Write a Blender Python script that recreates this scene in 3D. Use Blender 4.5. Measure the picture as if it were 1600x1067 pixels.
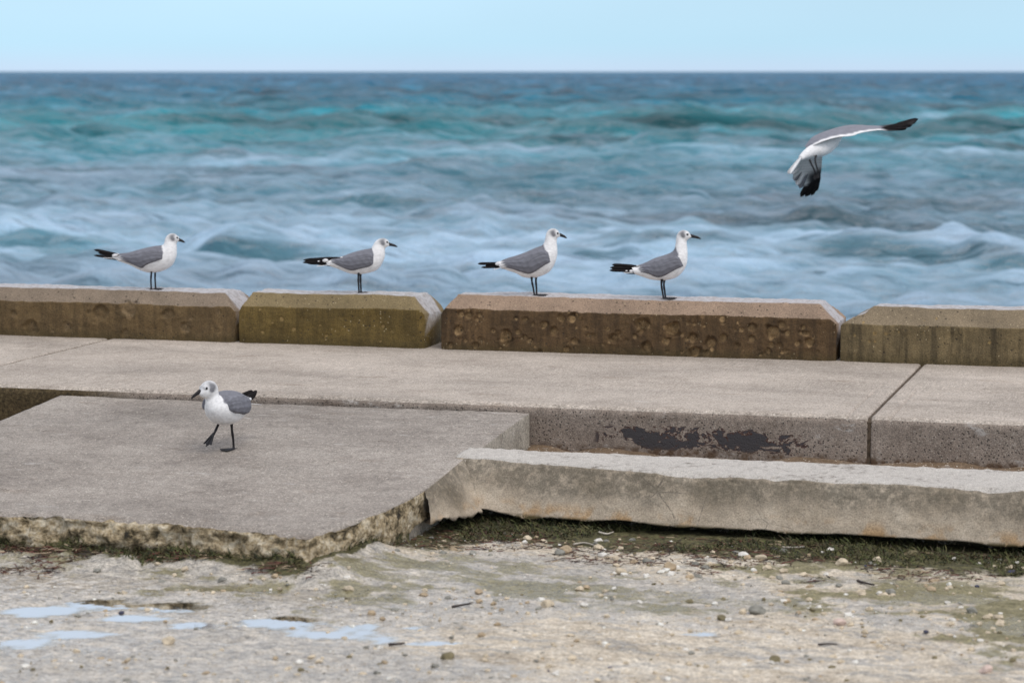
import bpy, math, random
import numpy as np
from mathutils import Vector
random.seed(7); rng = np.random.default_rng(7)
for o in list(bpy.data.objects): bpy.data.objects.remove(o)
S = bpy.context.scene; COL = S.collection
# ------------------------------------------------------------------ camera
YAW = math.radians(15.7); FPX = 3900.0; PIT = math.atan(421.5/FPX); CAM = np.array([0, 0, 1.15])
cd = bpy.data.cameras.new('camera'); cam = bpy.data.objects.new('camera', cd); COL.objects.link(cam)
cam.location = CAM; cam.rotation_euler = (math.pi/2-PIT, 0, YAW)
cd.sensor_width = 36; cd.lens = 36*FPX/1600; cd.clip_end = 60000; cd.clip_start = .1
cd.dof.use_dof = True; cd.dof.focus_distance = 8.8; cd.dof.aperture_fstop = 4.6
S.camera = cam
FH = np.array([-math.sin(YAW), math.cos(YAW), 0]); RT = np.array([math.cos(YAW), math.sin(YAW), 0])
FW = FH*math.cos(PIT)-np.array([0, 0, math.sin(PIT)]); UP = np.cross(RT, FW)
def at(px, py, Z=None, Y=None):                       # point of the place on a given level or wall plane
    r = FW+RT*(px-800)/FPX-UP*(py-533.5)/FPX
    t = (Z-CAM[2])/r[2] if Z is not None else (Y-CAM[1])/r[1]
    return CAM+r*t
# ------------------------------------------------------------------ world and sun
SUN_EL, SUN_AZ = math.radians(58), math.radians(128)      # azimuth measured from +Y clockwise
W = bpy.data.worlds.new('World'); S.world = W; W.use_nodes = True
wn = W.node_tree.nodes; wl = W.node_tree.links
sky = wn.new('ShaderNodeTexSky'); sky.sky_type = 'NISHITA'; sky.sun_disc = False
sky.sun_elevation = SUN_EL; sky.sun_rotation = SUN_AZ
sky.air_density = 1.0; sky.dust_density = 0.3; sky.ozone_density = 3.0; sky.altitude = 0
bg = wn['Background']; bg.inputs['Strength'].default_value = 0.11
# hazy overcast: clear pale strip at the horizon, thin white cloud above it, all round the sky
tcw = wn.new('ShaderNodeTexCoord'); spw = wn.new('ShaderNodeSeparateXYZ'); wl.new(tcw.outputs['Generated'], spw.inputs[0])
rw = wn.new('ShaderNodeValToRGB'); wl.new(spw.outputs[2], rw.inputs[0])
ew = rw.color_ramp.elements
while len(ew) < 4: ew.new(.5)
for el_, (p_, c_) in zip(ew, [(0.0, (.45, .60, .80)), (.010, (.385, .635, .825)), (.10, (.53, .67, .83)), (.35, (.79, .81, .875))]):
    el_.position = p_; el_.color = (*c_, 1)
nw = wn.new('ShaderNodeTexNoise'); mpw = wn.new('ShaderNodeMapping'); mpw.inputs['Scale'].default_value = (1.2, 1.2, 5)
wl.new(tcw.outputs['Generated'], mpw.inputs[0]); wl.new(mpw.outputs[0], nw.inputs['Vector']); nw.inputs['Scale'].default_value = 2.2; nw.inputs['Detail'].default_value = 3
mr = wn.new('ShaderNodeMapRange'); wl.new(nw.outputs['Fac'], mr.inputs[0]); mr.inputs[1].default_value = .3; mr.inputs[2].default_value = .7; mr.inputs[3].default_value = 8.9; mr.inputs[4].default_value = 10.3
gw = wn.new('ShaderNodeVectorMath'); gw.operation = 'SCALE'; gw.inputs['Scale'].default_value = 9.6
wl.new(rw.outputs[0], gw.inputs[0]); wl.new(mr.outputs[0], gw.inputs['Scale'])
mw = wn.new('ShaderNodeMix'); mw.data_type = 'RGBA'; mw.inputs[0].default_value = .85
wl.new(sky.outputs[0], mw.inputs[6]); wl.new(gw.outputs[0], mw.inputs[7]); wl.new(mw.outputs[2], bg.inputs['Color'])
sl = bpy.data.lights.new('sun', 'SUN'); so = bpy.data.objects.new('sun', sl); COL.objects.link(so)
sl.energy = 1.45; sl.angle = math.radians(35); sl.color = (1, .95, .88)
sd = Vector((math.sin(SUN_AZ)*math.cos(SUN_EL), math.cos(SUN_AZ)*math.cos(SUN_EL), math.sin(SUN_EL)))
so.rotation_euler = sd.to_track_quat('Z', 'Y').to_euler()
S.view_settings.view_transform = 'Standard'; S.view_settings.look = 'None'
S.view_settings.exposure = 0.2; S.view_settings.gamma = 1
# ------------------------------------------------------------------ helpers
def h3(ix, iy, iz, seed):
    n = (ix.astype(np.uint32)*np.uint32(374761393)+iy.astype(np.uint32)*np.uint32(668265263)
         + iz.astype(np.uint32)*np.uint32(2246822519)+np.uint32((seed*3266489917) & 0xffffffff))
    n = (n ^ (n >> np.uint32(13)))*np.uint32(1274126177); n = n ^ (n >> np.uint32(16))
    return n.astype(np.float64)/4294967295.0
def vn(x, y, z=0., seed=0):
    x, y, z = np.broadcast_arrays(np.asarray(x, float), np.asarray(y, float), np.asarray(z, float))
    ix, iy, iz = [np.floor(a).astype(np.int64) for a in (x, y, z)]
    fx, fy, fz = x-ix, y-iy, z-iz
    fx, fy, fz = [f*f*f*(f*(f*6-15)+10) for f in (fx, fy, fz)]
    r = 0
    for dx in (0, 1):
        for dy in (0, 1):
            for dz in (0, 1):
                w = (fx if dx else 1-fx)*(fy if dy else 1-fy)*(fz if dz else 1-fz)
                r = r+w*h3((ix+dx) & 0xffffffff, (iy+dy) & 0xffffffff, (iz+dz) & 0xffffffff, seed)
    return r*2-1
def fbm(x, y, z=0., o=4, seed=0, g=.5):
    r = 0; a = 1; f = 1; t = 0
    for i in range(o):
        r = r+a*vn(np.asarray(x)*f, np.asarray(y)*f, np.asarray(z)*f, seed+i*17); t += a; a *= g; f *= 2.03
    return r/t
def ss(a, b, x):
    t = np.clip((np.asarray(x, float)-a)/(b-a), 0, 1); return t*t*(3-2*t)
def tag(o, label=None, cat=None, group=None, kind=None):
    for k, v in (('label', label), ('category', cat), ('group', group), ('kind', kind)):
        if v: o[k] = v
    return o
def mesh_obj(name, V, Fc, mats, parent=None, midx=None, smooth=True, attrs=None):
    m = bpy.data.meshes.new(name); V = np.asarray(V, float)
    m.from_pydata(V.tolist(), [], Fc.tolist() if isinstance(Fc, np.ndarray) else Fc)
    for mt in (mats if isinstance(mats, (list, tuple)) else [mats]): m.materials.append(mt)
    if midx is not None: m.polygons.foreach_set('material_index', np.asarray(midx, np.int32))
    if smooth: m.polygons.foreach_set('use_smooth', np.ones(len(m.polygons), bool))
    for k, a in (attrs or {}).items():
        a = np.asarray(a, float)
        if a.ndim == 1: m.attributes.new(k, 'FLOAT', 'POINT').data.foreach_set('value', a)
        else:
            c = np.ones((len(a), 4)); c[:, :3] = a
            m.attributes.new(k, 'FLOAT_COLOR', 'POINT').data.foreach_set('color', c.ravel())
    m.update(); o = bpy.data.objects.new(name, m); COL.objects.link(o)
    if parent: o.parent = parent
    return o
def gridfaces(nu, nv, closed=False, off=0):
    i = np.arange(nu-1)[:, None]; j = np.arange(nv if closed else nv-1)[None]
    j2 = (j+1) % nv
    a = i*nv+j; b = i*nv+j2; c = (i+1)*nv+j2; d = (i+1)*nv+j
    return (np.stack([a, b, c, d], -1).reshape(-1, 4)+off)
def empty(name, loc, rz=0):
    e = bpy.data.objects.new(name, None); COL.objects.link(e); e.empty_display_size = .1
    e.location = loc; e.rotation_euler = (0, 0, rz); return e
def resample(poly, step):
    out = []; seg = []
    for k, (a, b) in enumerate(zip(poly[:-1], poly[1:])):
        a, b = np.array(a, float), np.array(b, float); st = step[k] if isinstance(step, (list, tuple)) else step
        n = max(1, int(round(np.linalg.norm(b-a)/st)))
        for i in range(n): out.append(a+(b-a)*i/n); seg.append(k)
    out.append(np.array(poly[-1], float)); return np.array(out), np.array(seg)
# node material builder
class M:
    def __init__(s, name):
        s.m = bpy.data.materials.new(name); s.m.use_nodes = True; s.t = s.m.node_tree; s.n = s.t.nodes
        s.n.clear(); s.out = s.n.new('ShaderNodeOutputMaterial'); s.b = s.n.new('ShaderNodeBsdfPrincipled')
        s.t.links.new(s.b.outputs[0], s.out.inputs[0]); s.tc = s.n.new('ShaderNodeTexCoord')
    def lk(s, v, sock):
        if isinstance(v, bpy.types.NodeSocket): s.t.links.new(v, sock)
        elif v is not None:
            if sock.type == 'RGBA' and not hasattr(v, '__len__'): v = (v, v, v)
            sock.default_value = (*v, 1) if sock.type == 'RGBA' and len(v) == 3 else v
    def co(s, sc=(1, 1, 1), rot=(0, 0, 0), src='Object'):
        mp = s.n.new('ShaderNodeMapping'); s.t.links.new(s.tc.outputs[src], mp.inputs[0])
        mp.inputs['Scale'].default_value = sc; mp.inputs['Rotation'].default_value = rot; return mp.outputs[0]
    def noise(s, scale, det=4, rough=.55, sc=(1, 1, 1), dist=0, rot=(0, 0, 0), src='Object'):
        n = s.n.new('ShaderNodeTexNoise'); s.lk(s.co(sc, rot, src), n.inputs['Vector'])
        for k, v in (('Scale', scale), ('Detail', det), ('Roughness', rough), ('Distortion', dist)): n.inputs[k].default_value = v
        return n.outputs['Fac']
    def vor(s, scale, feat='F1', out='Distance', sc=(1, 1, 1), rnd=1):
        n = s.n.new('ShaderNodeTexVoronoi'); n.feature = feat; s.lk(s.co(sc), n.inputs['Vector'])
        n.inputs['Scale'].default_value = scale; n.inputs['Randomness'].default_value = rnd; return n.outputs[out]
    def ramp(s, f, stops, interp='LINEAR'):
        r = s.n.new('ShaderNodeValToRGB'); r.color_ramp.interpolation = interp; e = r.color_ramp.elements
        while len(e) < len(stops): e.new(.5)
        for el, (p, c) in zip(e, stops):
            el.position = p; el.color = (c, c, c, 1) if not hasattr(c, '__len__') else (*c, 1)
        s.lk(f, r.inputs[0]); return r.outputs[0]
    def mix(s, f, a, b, mode='MIX'):
        n = s.n.new('ShaderNodeMix'); n.data_type = 'RGBA'; n.blend_type = mode
        s.lk(f, n.inputs[0]); s.lk(a, n.inputs[6]); s.lk(b, n.inputs[7]); return n.outputs[2]
    def ma(s, op, a, b=None, clamp=False):
        n = s.n.new('ShaderNodeMath'); n.operation = op; n.use_clamp = clamp
        s.lk(a, n.inputs[0])
        if b is not None: s.lk(b, n.inputs[1])
        return n.outputs[0]
    def attr(s, name, out='Fac'):
        n = s.n.new('ShaderNodeAttribute'); n.attribute_name = name; return n.outputs[out]
    def xyz(s):
        n = s.n.new('ShaderNodeSeparateXYZ'); s.lk(s.tc.outputs['Object'], n.inputs[0]); return n.outputs
    def rng(s, v, a, b, c=0., d=1., smooth=True):
        n = s.n.new('ShaderNodeMapRange'); n.interpolation_type = 'SMOOTHSTEP' if smooth else 'LINEAR'
        s.lk(v, n.inputs[0])
        for i, q in enumerate((a, b, c, d)): n.inputs[i+1].default_value = q
        return n.outputs[0]
    def bump(s, h, st=.5, dist=.01, prev=None):
        n = s.n.new('ShaderNodeBump'); n.inputs['Strength'].default_value = st; n.inputs['Distance'].default_value = dist
        s.lk(h, n.inputs['Height'])
        if prev is not None: s.lk(prev, n.inputs['Normal'])
        return n.outputs[0]
    def fin(s, color=None, rough=.9, normal=None, spec=.5, **kw):
        s.lk(color, s.b.inputs['Base Color']); s.lk(rough, s.b.inputs['Roughness'])
        s.b.inputs['Specular IOR Level'].default_value = spec
        if normal is not None: s.lk(normal, s.b.inputs['Normal'])
        for k, v in kw.items(): s.lk(v, s.b.inputs[k])
        return s.m
def concrete(name, c0, c1, c2, speck=.5, holes=.3, grain=260, broom=False, rough=.88, bump=.5, extra=None):
    k = M(name)
    big = k.noise(2.6, 6, .6); mid = k.noise(17, 5, .65)
    c = k.ramp(k.ma('ADD', k.ma('MULTIPLY', big, .6), k.ma('MULTIPLY', mid, .4)), [(.32, c0), (.5, c1), (.68, c2)])
    g = k.noise(grain, 3, .7)
    c = k.mix(1, c, k.ramp(g, [(.28, .42), (.5, 1.0), (.72, 1.5)]), 'MULTIPLY')
    c = k.mix(1, c, k.ramp(k.noise(48, 5, .75, sc=(1, 1.4, 1)), [(.3, .72), (.5, 1.0), (.7, 1.22)]), 'MULTIPLY')
    vcol = k.vor(grain*.75, out='Color'); vd = k.vor(grain*.75)
    lit = k.ma('MULTIPLY', k.ma('GREATER_THAN', vcol, .80), k.ma('LESS_THAN', vd, .42))
    c = k.mix(k.ma('MULTIPLY', lit, speck), c, (.62, .56, .48))
    hc = k.vor(95, out='Color'); hd = k.vor(95)
    hole = k.ma('MULTIPLY', k.ma('GREATER_THAN', hc, 1-holes*.6), k.rng(hd, .36, .2))
    c = k.mix(k.ma('MULTIPLY', hole, .8), c, (.035, .03, .028))
    h = k.ma('ADD', k.ma('MULTIPLY', g, .5), k.ma('MULTIPLY', k.noise(60, 4, .6), .8))
    h = k.ma('SUBTRACT', h, k.ma('MULTIPLY', hole, .7))
    if broom:
        br = k.noise(150, 3, .6, sc=(1, .05, 1)); patch = k.rng(k.noise(1.7, 3), .4, .62)
        c = k.mix(k.ma('MULTIPLY', patch, .5), c, k.mix(1, c, k.ramp(br, [(.35, .72), (.6, 1.12)]), 'MULTIPLY'))
        h = k.ma('ADD', h, k.ma('MULTIPLY', k.ma('MULTIPLY', br, patch), 1.6))
    c = k.mix(1, c, k.ramp(k.noise(1.1, 5, .6, sc=(.6, 1.5, 1), dist=.8), [(.32, .80), (.5, 1.0), (.66, 1.14)]), 'MULTIPLY')
    st = k.ma('MULTIPLY', k.rng(k.noise(7, 5, .7, sc=(.5, 1.6, 1)), .57, .70), .5); c = k.mix(st, c, k.mix(1, c, (.62, .55, .48), 'MULTIPLY'))
    wd = k.ma('MULTIPLY', k.rng(k.noise(13, 5, .7, sc=(.5, 1.7, 1)), .62, .72), .6); c = k.mix(wd, c, (.52, .49, .46))
    if extra: c = extra(k, c)
    return k.fin(c, rough, k.bump(h, bump, .006), .35)
# ------------------------------------------------------------------ materials
def lin(r, g, b): return tuple(((v/255+.055)/1.055)**2.4 if v > 10 else v/3294 for v in (r, g, b))
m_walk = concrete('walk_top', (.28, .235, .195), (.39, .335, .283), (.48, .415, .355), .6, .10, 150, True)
def walkface_x(k, c):
    x, y, z = k.xyz()
    n = k.noise(30, 6, .65)
    # peeling dark coating: real patch with ragged outline
    bx = k.ma('MULTIPLY', k.rng(x, -2.08, -1.80), k.rng(x, -1.22, -1.42))
    bz = k.ma('MULTIPLY', k.rng(z, -.148, -.125), k.rng(z, -.05, -.095))
    pm = k.ma('ADD', k.ma('MULTIPLY', k.ma('MULTIPLY', bx, bz), .36), k.ma('MULTIPLY', k.ma('SUBTRACT', k.noise(24, 6, .66, sc=(.6, 1, 1), dist=.6), .5), 2.3))
    gate = k.rng(k.ma('MULTIPLY', bx, bz), .03, .12); core = k.ma('MULTIPLY', gate, k.rng(pm, .235, .255)); rim = k.ma('MULTIPLY', gate, k.rng(pm, .185, .20))
    c = k.mix(rim, c, (.065, .028, .02)); c = k.mix(core, c, (.055, .05, .052))
    # brown algae left of the slab
    al = k.rng(x, -3.7, -4.0)
    c = k.mix(al, c, k.ramp(k.noise(90, 4, .7), [(.3, (.02, .014, .006)), (.55, (.085, .058, .026)), (.75, (.16, .12, .06))]))
    # dirt line along the foot of the face
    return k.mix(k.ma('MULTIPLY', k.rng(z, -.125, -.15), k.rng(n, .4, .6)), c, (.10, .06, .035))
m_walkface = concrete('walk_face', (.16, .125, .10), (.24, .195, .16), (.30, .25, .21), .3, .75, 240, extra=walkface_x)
m_slab = concrete('slab_top', (.18, .153, .130), (.275, .240, .207), (.355, .315, .275), .5, .12, 185)
m_slabside = concrete('slab_side', (.15, .13, .105), (.26, .23, .19), (.36, .325, .275), .2, .35, 150)
m_gutter = concrete('gutter_dirt', (.08, .05, .025), (.16, .11, .07), (.24, .19, .14), .6, .3, 180)
def brokenedge():
    k = M('broken_edge'); x, y, z = k.xyz()
    n = k.noise(24, 6, .72, sc=(.7, 1, 1.3)); n2 = k.noise(70, 5, .7)
    c = k.ramp(n, [(.33, (.03, .025, .018)), (.41, (.15, .115, .065)), (.49, (.40, .31, .19)), (.62, (.62, .54, .41))])
    c = k.mix(1, c, k.ramp(n2, [(.3, .45), (.6, 1.25)]), 'MULTIPLY')
    zz = k.ma('ADD', z, k.ma('MULTIPLY', k.ma('SUBTRACT', n, .5), .12))
    c = k.mix(k.rng(zz, -.205, -.245), c, k.ramp(n2, [(.35, (.012, .016, .006)), (.65, (.07, .075, .02))]))
    return k.fin(c, .9, k.bump(k.ma('ADD', n2, n), .8, .012), .3)
m_broken = brokenedge()
def kerbmat(top):
    k = M('kerb_top' if top else 'kerb_face'); x, y, z = k.xyz()
    n = k.noise(5, 6, .65); n2 = k.noise(40, 5, .7); g = k.noise(230, 3, .7)
    if top:
        c = k.ramp(k.ma('ADD', k.ma('MULTIPLY', n, .4), k.ma('MULTIPLY', n2, .6)), [(.34, (.18, .155, .13)), (.46, (.44, .405, .365)), (.64, (.50, .465, .42))])
    else:
        c = k.ramp(n, [(.3, (.26, .21, .15)), (.5, (.40, .33, .25)), (.7, (.50, .43, .34))])
        zz = k.ma('ADD', z, k.ma('MULTIPLY', k.ma('SUBTRACT', k.noise(6, 5, .6, sc=(1, 1, .4)), .5), .16))
        mold = k.ma('MULTIPLY', k.rng(zz, -.185, -.115), k.rng(n2, .28, .58))
        c = k.mix(k.ma('MULTIPLY', mold, .7), c, (.085, .073, .052))
        oc = k.ma('MULTIPLY', k.rng(z, -.165, -.215), k.rng(k.noise(9, 4), .50, .62))
        c = k.mix(k.ma('MULTIPLY', oc, .8), c, (.36, .22, .10))
        lo = k.ma('MULTIPLY', k.rng(z, -.213, -.226), k.rng(n2, .38, .5))
        c = k.mix(lo, c, (.06, .045, .015))
        cr = k.vor(7, 'DISTANCE_TO_EDGE', sc=(1, 1, 1.3))
        crk = k.ma('MULTIPLY', k.rng(k.ma('ADD', cr, k.ma('MULTIPLY', k.ma('SUBTRACT', n2, .5), .05)), .012, .0), k.rng(k.noise(3, 2), .5, .6))
        c = k.mix(k.ma('MULTIPLY', crk, .6), c, (.05, .045, .04))
    c = k.mix(1, c, k.ramp(g, [(.3, .6), (.5, 1), (.72, 1.35)]), 'MULTIPLY')
    return k.fin(c, .85, k.bump(k.ma('ADD', k.ma('MULTIPLY', g, .5), n2), .5, .007), .35)
m_kerbtop, m_kerbface = kerbmat(True), kerbmat(False)
def blockmat(name, face, cham, streak=0., pitc=(.34, .22, .09), specks=.3):
    """weathered block: browner vertical faces, bevel painted paler as it faces up to the light (attribute 'bevel'), pits (attribute 'pit')"""
    k = M(name); n = k.noise(6, 6, .65); n2 = k.noise(45, 5, .7); g = k.noise(200, 3, .7)
    x, y, z = k.xyz()
    c = k.ramp(n, [(.3, tuple(v*.65 for v in face)), (.5, face), (.7, tuple(v*1.35 for v in face))])
    sk = k.noise(34, 4, .6, sc=(1, 1, .10))
    c = k.mix(.35+.5*streak, c, k.mix(1, c, k.ramp(sk, [(.35, .45), (.6, 1.35)]), 'MULTIPLY'))
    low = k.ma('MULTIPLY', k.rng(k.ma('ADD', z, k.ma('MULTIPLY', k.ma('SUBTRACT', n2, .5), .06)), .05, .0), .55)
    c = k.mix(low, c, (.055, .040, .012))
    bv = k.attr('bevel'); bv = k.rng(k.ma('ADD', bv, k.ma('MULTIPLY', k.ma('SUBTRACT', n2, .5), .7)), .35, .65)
    c2 = k.ramp(n, [(.3, tuple(v*.75 for v in cham)), (.7, tuple(v*1.2 for v in cham))])
    c = k.mix(bv, c, c2)  # upward-facing bevel painted paler, its extra light put into the colour
    pit = k.attr('pit')
    c = k.mix(k.ma('MULTIPLY', k.rng(pit, .2, .95), .8), c, k.ramp(n2, [(.3, tuple(v*.6 for v in pitc)), (.7, tuple(v*1.5 for v in pitc))]))
    c = k.mix(1, c, k.ramp(g, [(.3, .55), (.5, 1), (.72, 1.4)]), 'MULTIPLY')
    vc = k.vor(120, out='Color'); vd = k.vor(120)
    c = k.mix(k.ma('MULTIPLY', k.ma('MULTIPLY', k.ma('GREATER_THAN', vc, .86), k.rng(vd, .4, .2)), specks), c, (.55, .45, .28))
    hd = k.vor(70); hc = k.vor(70, out='Color')
    hole = k.ma('MULTIPLY', k.ma('GREATER_THAN', hc, .78), k.rng(hd, .34, .2))
    c = k.mix(k.ma('MULTIPLY', hole, .75), c, (.03, .022, .015))
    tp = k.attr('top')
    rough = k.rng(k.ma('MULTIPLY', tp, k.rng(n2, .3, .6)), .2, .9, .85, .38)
    c = k.mix(k.ma('MULTIPLY', tp, .8), c, k.ramp(n2, [(.3, (.30, .28, .28)), (.6, (.50, .48, .49))]))  # sky sheen of the wet top painted into its colour
    h = k.ma('SUBTRACT', k.ma('ADD', k.ma('MULTIPLY', g, .5), n2), k.ma('MULTIPLY', hole, .8))
    return k.fin(c, rough, k.bump(h, .6, .007), .4)
# ------------------------------------------------------------------ structure: walkway
def loft(name, xs, prof, mats, segmat, parent=None, disp=None, attrs=None, cap=True):
    """stations along X; prof(x) -> (n,2) array of (y,z); segmat: material index per profile segment"""
    P = np.array([prof(x) for x in xs]); n = P.shape[1]
    V = np.concatenate([np.repeat(np.asarray(xs)[:, None, None], n, 1), P], 2).reshape(-1, 3)
    Fc = gridfaces(len(xs), n); mi = np.tile(np.asarray(segmat), len(xs)-1)
    Fl = Fc[:, ::-1].tolist(); mi = list(mi)
    if disp is not None: V = disp(V)
    if cap:
        for i in (0, len(xs)-1):
            ring = list(range(i*n, i*n+n)); Fl.append(ring if i == 0 else ring[::-1]); mi.append(max(segmat) if cap is True else cap-1)
    o = mesh_obj(name, V, Fl, mats, parent, mi, attrs=attrs(V) if attrs else None)
    return o
YF, YW = 8.305, 9.88
walk = tag(empty('walkway', (0, 0, 0)), kind='structure')
prof0, seg0 = resample([(10.24, -.9), (10.24, 0), (8.335, 0), (8.322, -.003), (8.311, -.011), (YF, -.024), (YF, -.32)], [.4, .02, .01, .01, .01, .012])
sm0 = [0 if s < 4 else 1 for s in seg0]
def panel(x0, x1, groove):
    xs = np.unique(np.round(np.concatenate([np.arange(x0, x1, .025), [x0, x0+.004, x0+.012, x1-.012, x1-.004, x1], *[[g-.008, g-.004, g, g+.004, g+.008] for g in groove]]), 4))
    def disp(V):
        x, y, z = V.T.copy(); top = (z > -.03)
        dz = .0022*fbm(x*2.5, y*2.5, 0, 4, 3)+.001*fbm(x*20, y*20, 0, 2, 5)
        e = np.minimum(x-x0, x1-x); dz = dz-.006*ss(.008, 0, e)
        for g in groove: dz = dz-.006*ss(.006, .001, np.abs(x-g))*ss(9.1, 8.95, y)
        V[:, 2] += np.where(top, dz, 0)
        face = (y < YF+.02)
        V[:, 1] += np.where(face, .006*fbm(x*4, z*6, 0, 4, 9)+.004*ss(.006, 0, e), 0)
        return V
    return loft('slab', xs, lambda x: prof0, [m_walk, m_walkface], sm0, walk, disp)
panel(-8.09, -4.598, []); panel(-4.582, -1.097, [-1.165]); panel(-1.085, 2.41, [-1.02])
m_dark = M('joint_filler'); m_dark = m_dark.fin(m_dark.ramp(m_dark.noise(60, 4), [(.3, (.03, .02, .012)), (.7, (.12, .085, .055))]), .95)
for xj in (-4.59, -1.091):
    v = [(xj-.009, 8.312, -.3), (xj+.009, 8.312, -.3), (xj+.009, 8.312, -.02), (xj-.009, 8.312, -.02), (xj-.009, 8.33, -.009), (xj+.009, 8.33, -.009), (xj-.009, 10.2, -.009), (xj+.009, 10.2, -.009)]
    mesh_obj('joint_filler', v, [(0, 1, 2, 3), (3, 2, 5, 4), (4, 5, 7, 6)], m_dark, walk, smooth=False)
# sea wall under the walkway
m_sw = concrete('seawall', (.1, .09, .07), (.16, .14, .12), (.22, .2, .17))
sw = mesh_obj('seawall', [(-30, 10.235, -.45), (30, 10.235, -.45), (30, 10.6, -3), (-30, 10.6, -3), (-30, 8.4, -.45), (30, 8.4, -.45)], [(0, 1, 2, 3), (4, 5, 1, 0)], m_sw, smooth=False); tag(sw, kind='structure')
# gutter floor
gx = np.arange(-7, 2.2, .02); gy = np.arange(7.45, 8.33, .02)
GX, GY = np.meshgrid(gx, gy, indexing='ij')
GZ = -.158+.008*fbm(GX*6, GY*6, 0, 4, 21)+.014*ss(8.24, 8.31, GY)*(.5+vn(GX*9, GY*0, 0, 4))
GZ = np.where(GX < -4.0, -.158-.1*ss(8.0, 7.5, GY), GZ)
o = mesh_obj('gutter', np.stack([GX, GY, GZ], -1).reshape(-1, 3), gridfaces(len(gx), len(gy)), m_gutter); tag(o, kind='structure')
# ------------------------------------------------------------------ parapet blocks
def block(x0, x1, H, label, mat, craters, dep=.30, chl=(.07, .07), seed=0, side=(.06, .055)):
    cy, cz = side; yb = YW+dep
    base = [(yb, -.01), (yb, H-cz), (yb-cy, H), (YW+cy, H), (YW, H-cz), (YW, -.01)]
    pr, sg = resample(base, [.04, .02, .02, .0055, .0045])
    xs = np.unique(np.round(np.concatenate([np.arange(x0, x1, .0055), [x1]]), 4))
    def disp(V):
        x, y, z = V.T.copy(); e0, e1 = x-x0, x1-x
        for e, ch in ((e0, chl[0]), (e1, chl[1])):               # sloping shoulders at the ends
            lim = H-.075+e*(.075/ch); V[:, 2] = np.minimum(V[:, 2], np.where(e < ch, lim+.006*vn(x*30, y*30, 0, seed), 9))
            r = ss(.03, 0, e)*.012; V[:, 1] += np.where(y < YW+.15, r, -r)
        front = ss(YW+.09, YW+.02, y)
        n = .007*fbm(x*5, z*9, y*5, 4, seed)+.003*fbm(x*28, z*28, y*28, 3, seed+5)
        V[:, 1] += n*front
        V[:, 2] += np.where(z > .1, .005*fbm(x*5, y*8, 0, 4, seed+9)+.0025*fbm(x*35, y*35, 0, 2, seed+3), 0)
        for cx, czz, r, d in craters:
            q = np.hypot((x-cx), (z-czz)*1.05)/r*(1+.38*vn(x*45, z*45, 0, seed+2))
            V[:, 1] += front*d*(ss(1.05, .55, q)-.2*ss(.5, .1, q))-front*d*.12*np.exp(-((q-1.12)/.12)**2)
        return V
    def att(V):
        x, y, z = V.T; pit = np.zeros(len(V))
        for cx, czz, r, d in craters:
            pit = np.maximum(pit, ss(1.0, .6, np.hypot(x-cx, z-czz)/r*(1+.3*vn(x*50, z*50, 0, 6)))*(.35+.65*((cx*977.3) % 1)))
        nb = len(V)//len(xs); idx = np.arange(len(V)) % nb; s = np.append(sg, sg[-1])[idx]
        bev = ((s == 3) | (s == 2) | (s == 1)).astype(float)
        top = ((s == 2)).astype(float)*ss(x0, x0+.03, x)
        top = np.maximum(top, (ss(x1-chl[1]*1.1, x1-chl[1]*.9, x)*((s == 2))*.4))
        return {'pit': pit*(y < YW+.09), 'bevel': bev, 'top': top}
    o = loft('concrete_block', xs, lambda x: pr, mat, [0]*(len(pr)-1), None, disp, att)
    return tag(o, label, 'concrete block', 'parapet blocks along the sea')
def craters(x0, x1, n, rmin, rmax, dk, seed, zmax=.16):
    r_ = random.Random(seed); out = []
    for i in range(n):
        r = rmin+(rmax-rmin)*r_.random()**2.2; out.append((r_.uniform(x0+.03, x1-.03), r_.uniform(.012, zmax), r, r*dk))
    return out
c1 = [(at(px, py, Y=YW)[0], at(px, py, Y=YW)[2], r, r*.33) for px, py, r in [(155, 489, .042), (200, 482, .042), (289, 512, .028), (263, 491, .03), (298, 497, .015), (230, 514, .01), (105, 510, .022), (50, 512, .035), (340, 488, .015), (338, 516, .016), (195, 520, .02), (22, 490, .02), (83, 517, .01)]]
c3 = [(at(px, py, Y=YW)[0], at(px, py, Y=YW)[2], r*.9, r*.62) for px, py, r in [(791, 526, .034), (716, 517, .026), (850, 508, .02), (877, 497, .02), (893, 499, .022), (865, 518, .022), (1002, 507, .036), (959, 528, .026), (898, 533, .018), (919, 524, .011), (992, 526, .014), (1011, 542, .028), (1049, 515, .04), (1040, 533, .02), (1110, 537, .03), (1130, 528, .022), (1085, 549, .03), (1082, 529, .024), (1207, 520, .036), (1175, 512, .02), (1222, 508, .018), (1200, 549, .018), (1265, 535, .026), (1255, 512, .014), (720, 491, .016), (732, 494, .02), (745, 500, .012), (810, 519, .014), (742, 540, .02), (703, 540, .014), (843, 550, .018), (885, 547, .016)]]
c3 += craters(-3.05, -1.47, 120, .004, .015, .6, 5, .17)
m_b1 = blockmat('block_brown', (.118, .075, .032), (.205, .155, .11), .25, (.17, .115, .06), .15)
m_b2 = blockmat('block_olive', (.125, .082, .022), (.20, .148, .072), .15, (.3, .2, .08), .6)
m_b3 = blockmat('block_pitted', (.090, .052, .022), (.28, .195, .135), .5, (.28, .18, .085), .45)
m_b4 = blockmat('block_streaked', (.130, .094, .046), (.20, .152, .095), .9, (.3, .2, .08), .6)
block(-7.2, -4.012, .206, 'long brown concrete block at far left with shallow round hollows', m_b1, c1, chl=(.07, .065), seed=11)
block(-3.990, -3.160, .212, 'short olive-brown concrete block, the shortest of the four', m_b2, craters(-3.97, -3.2, 22, .005, .012, .3, 8), chl=(.045, .06), seed=23)
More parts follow.
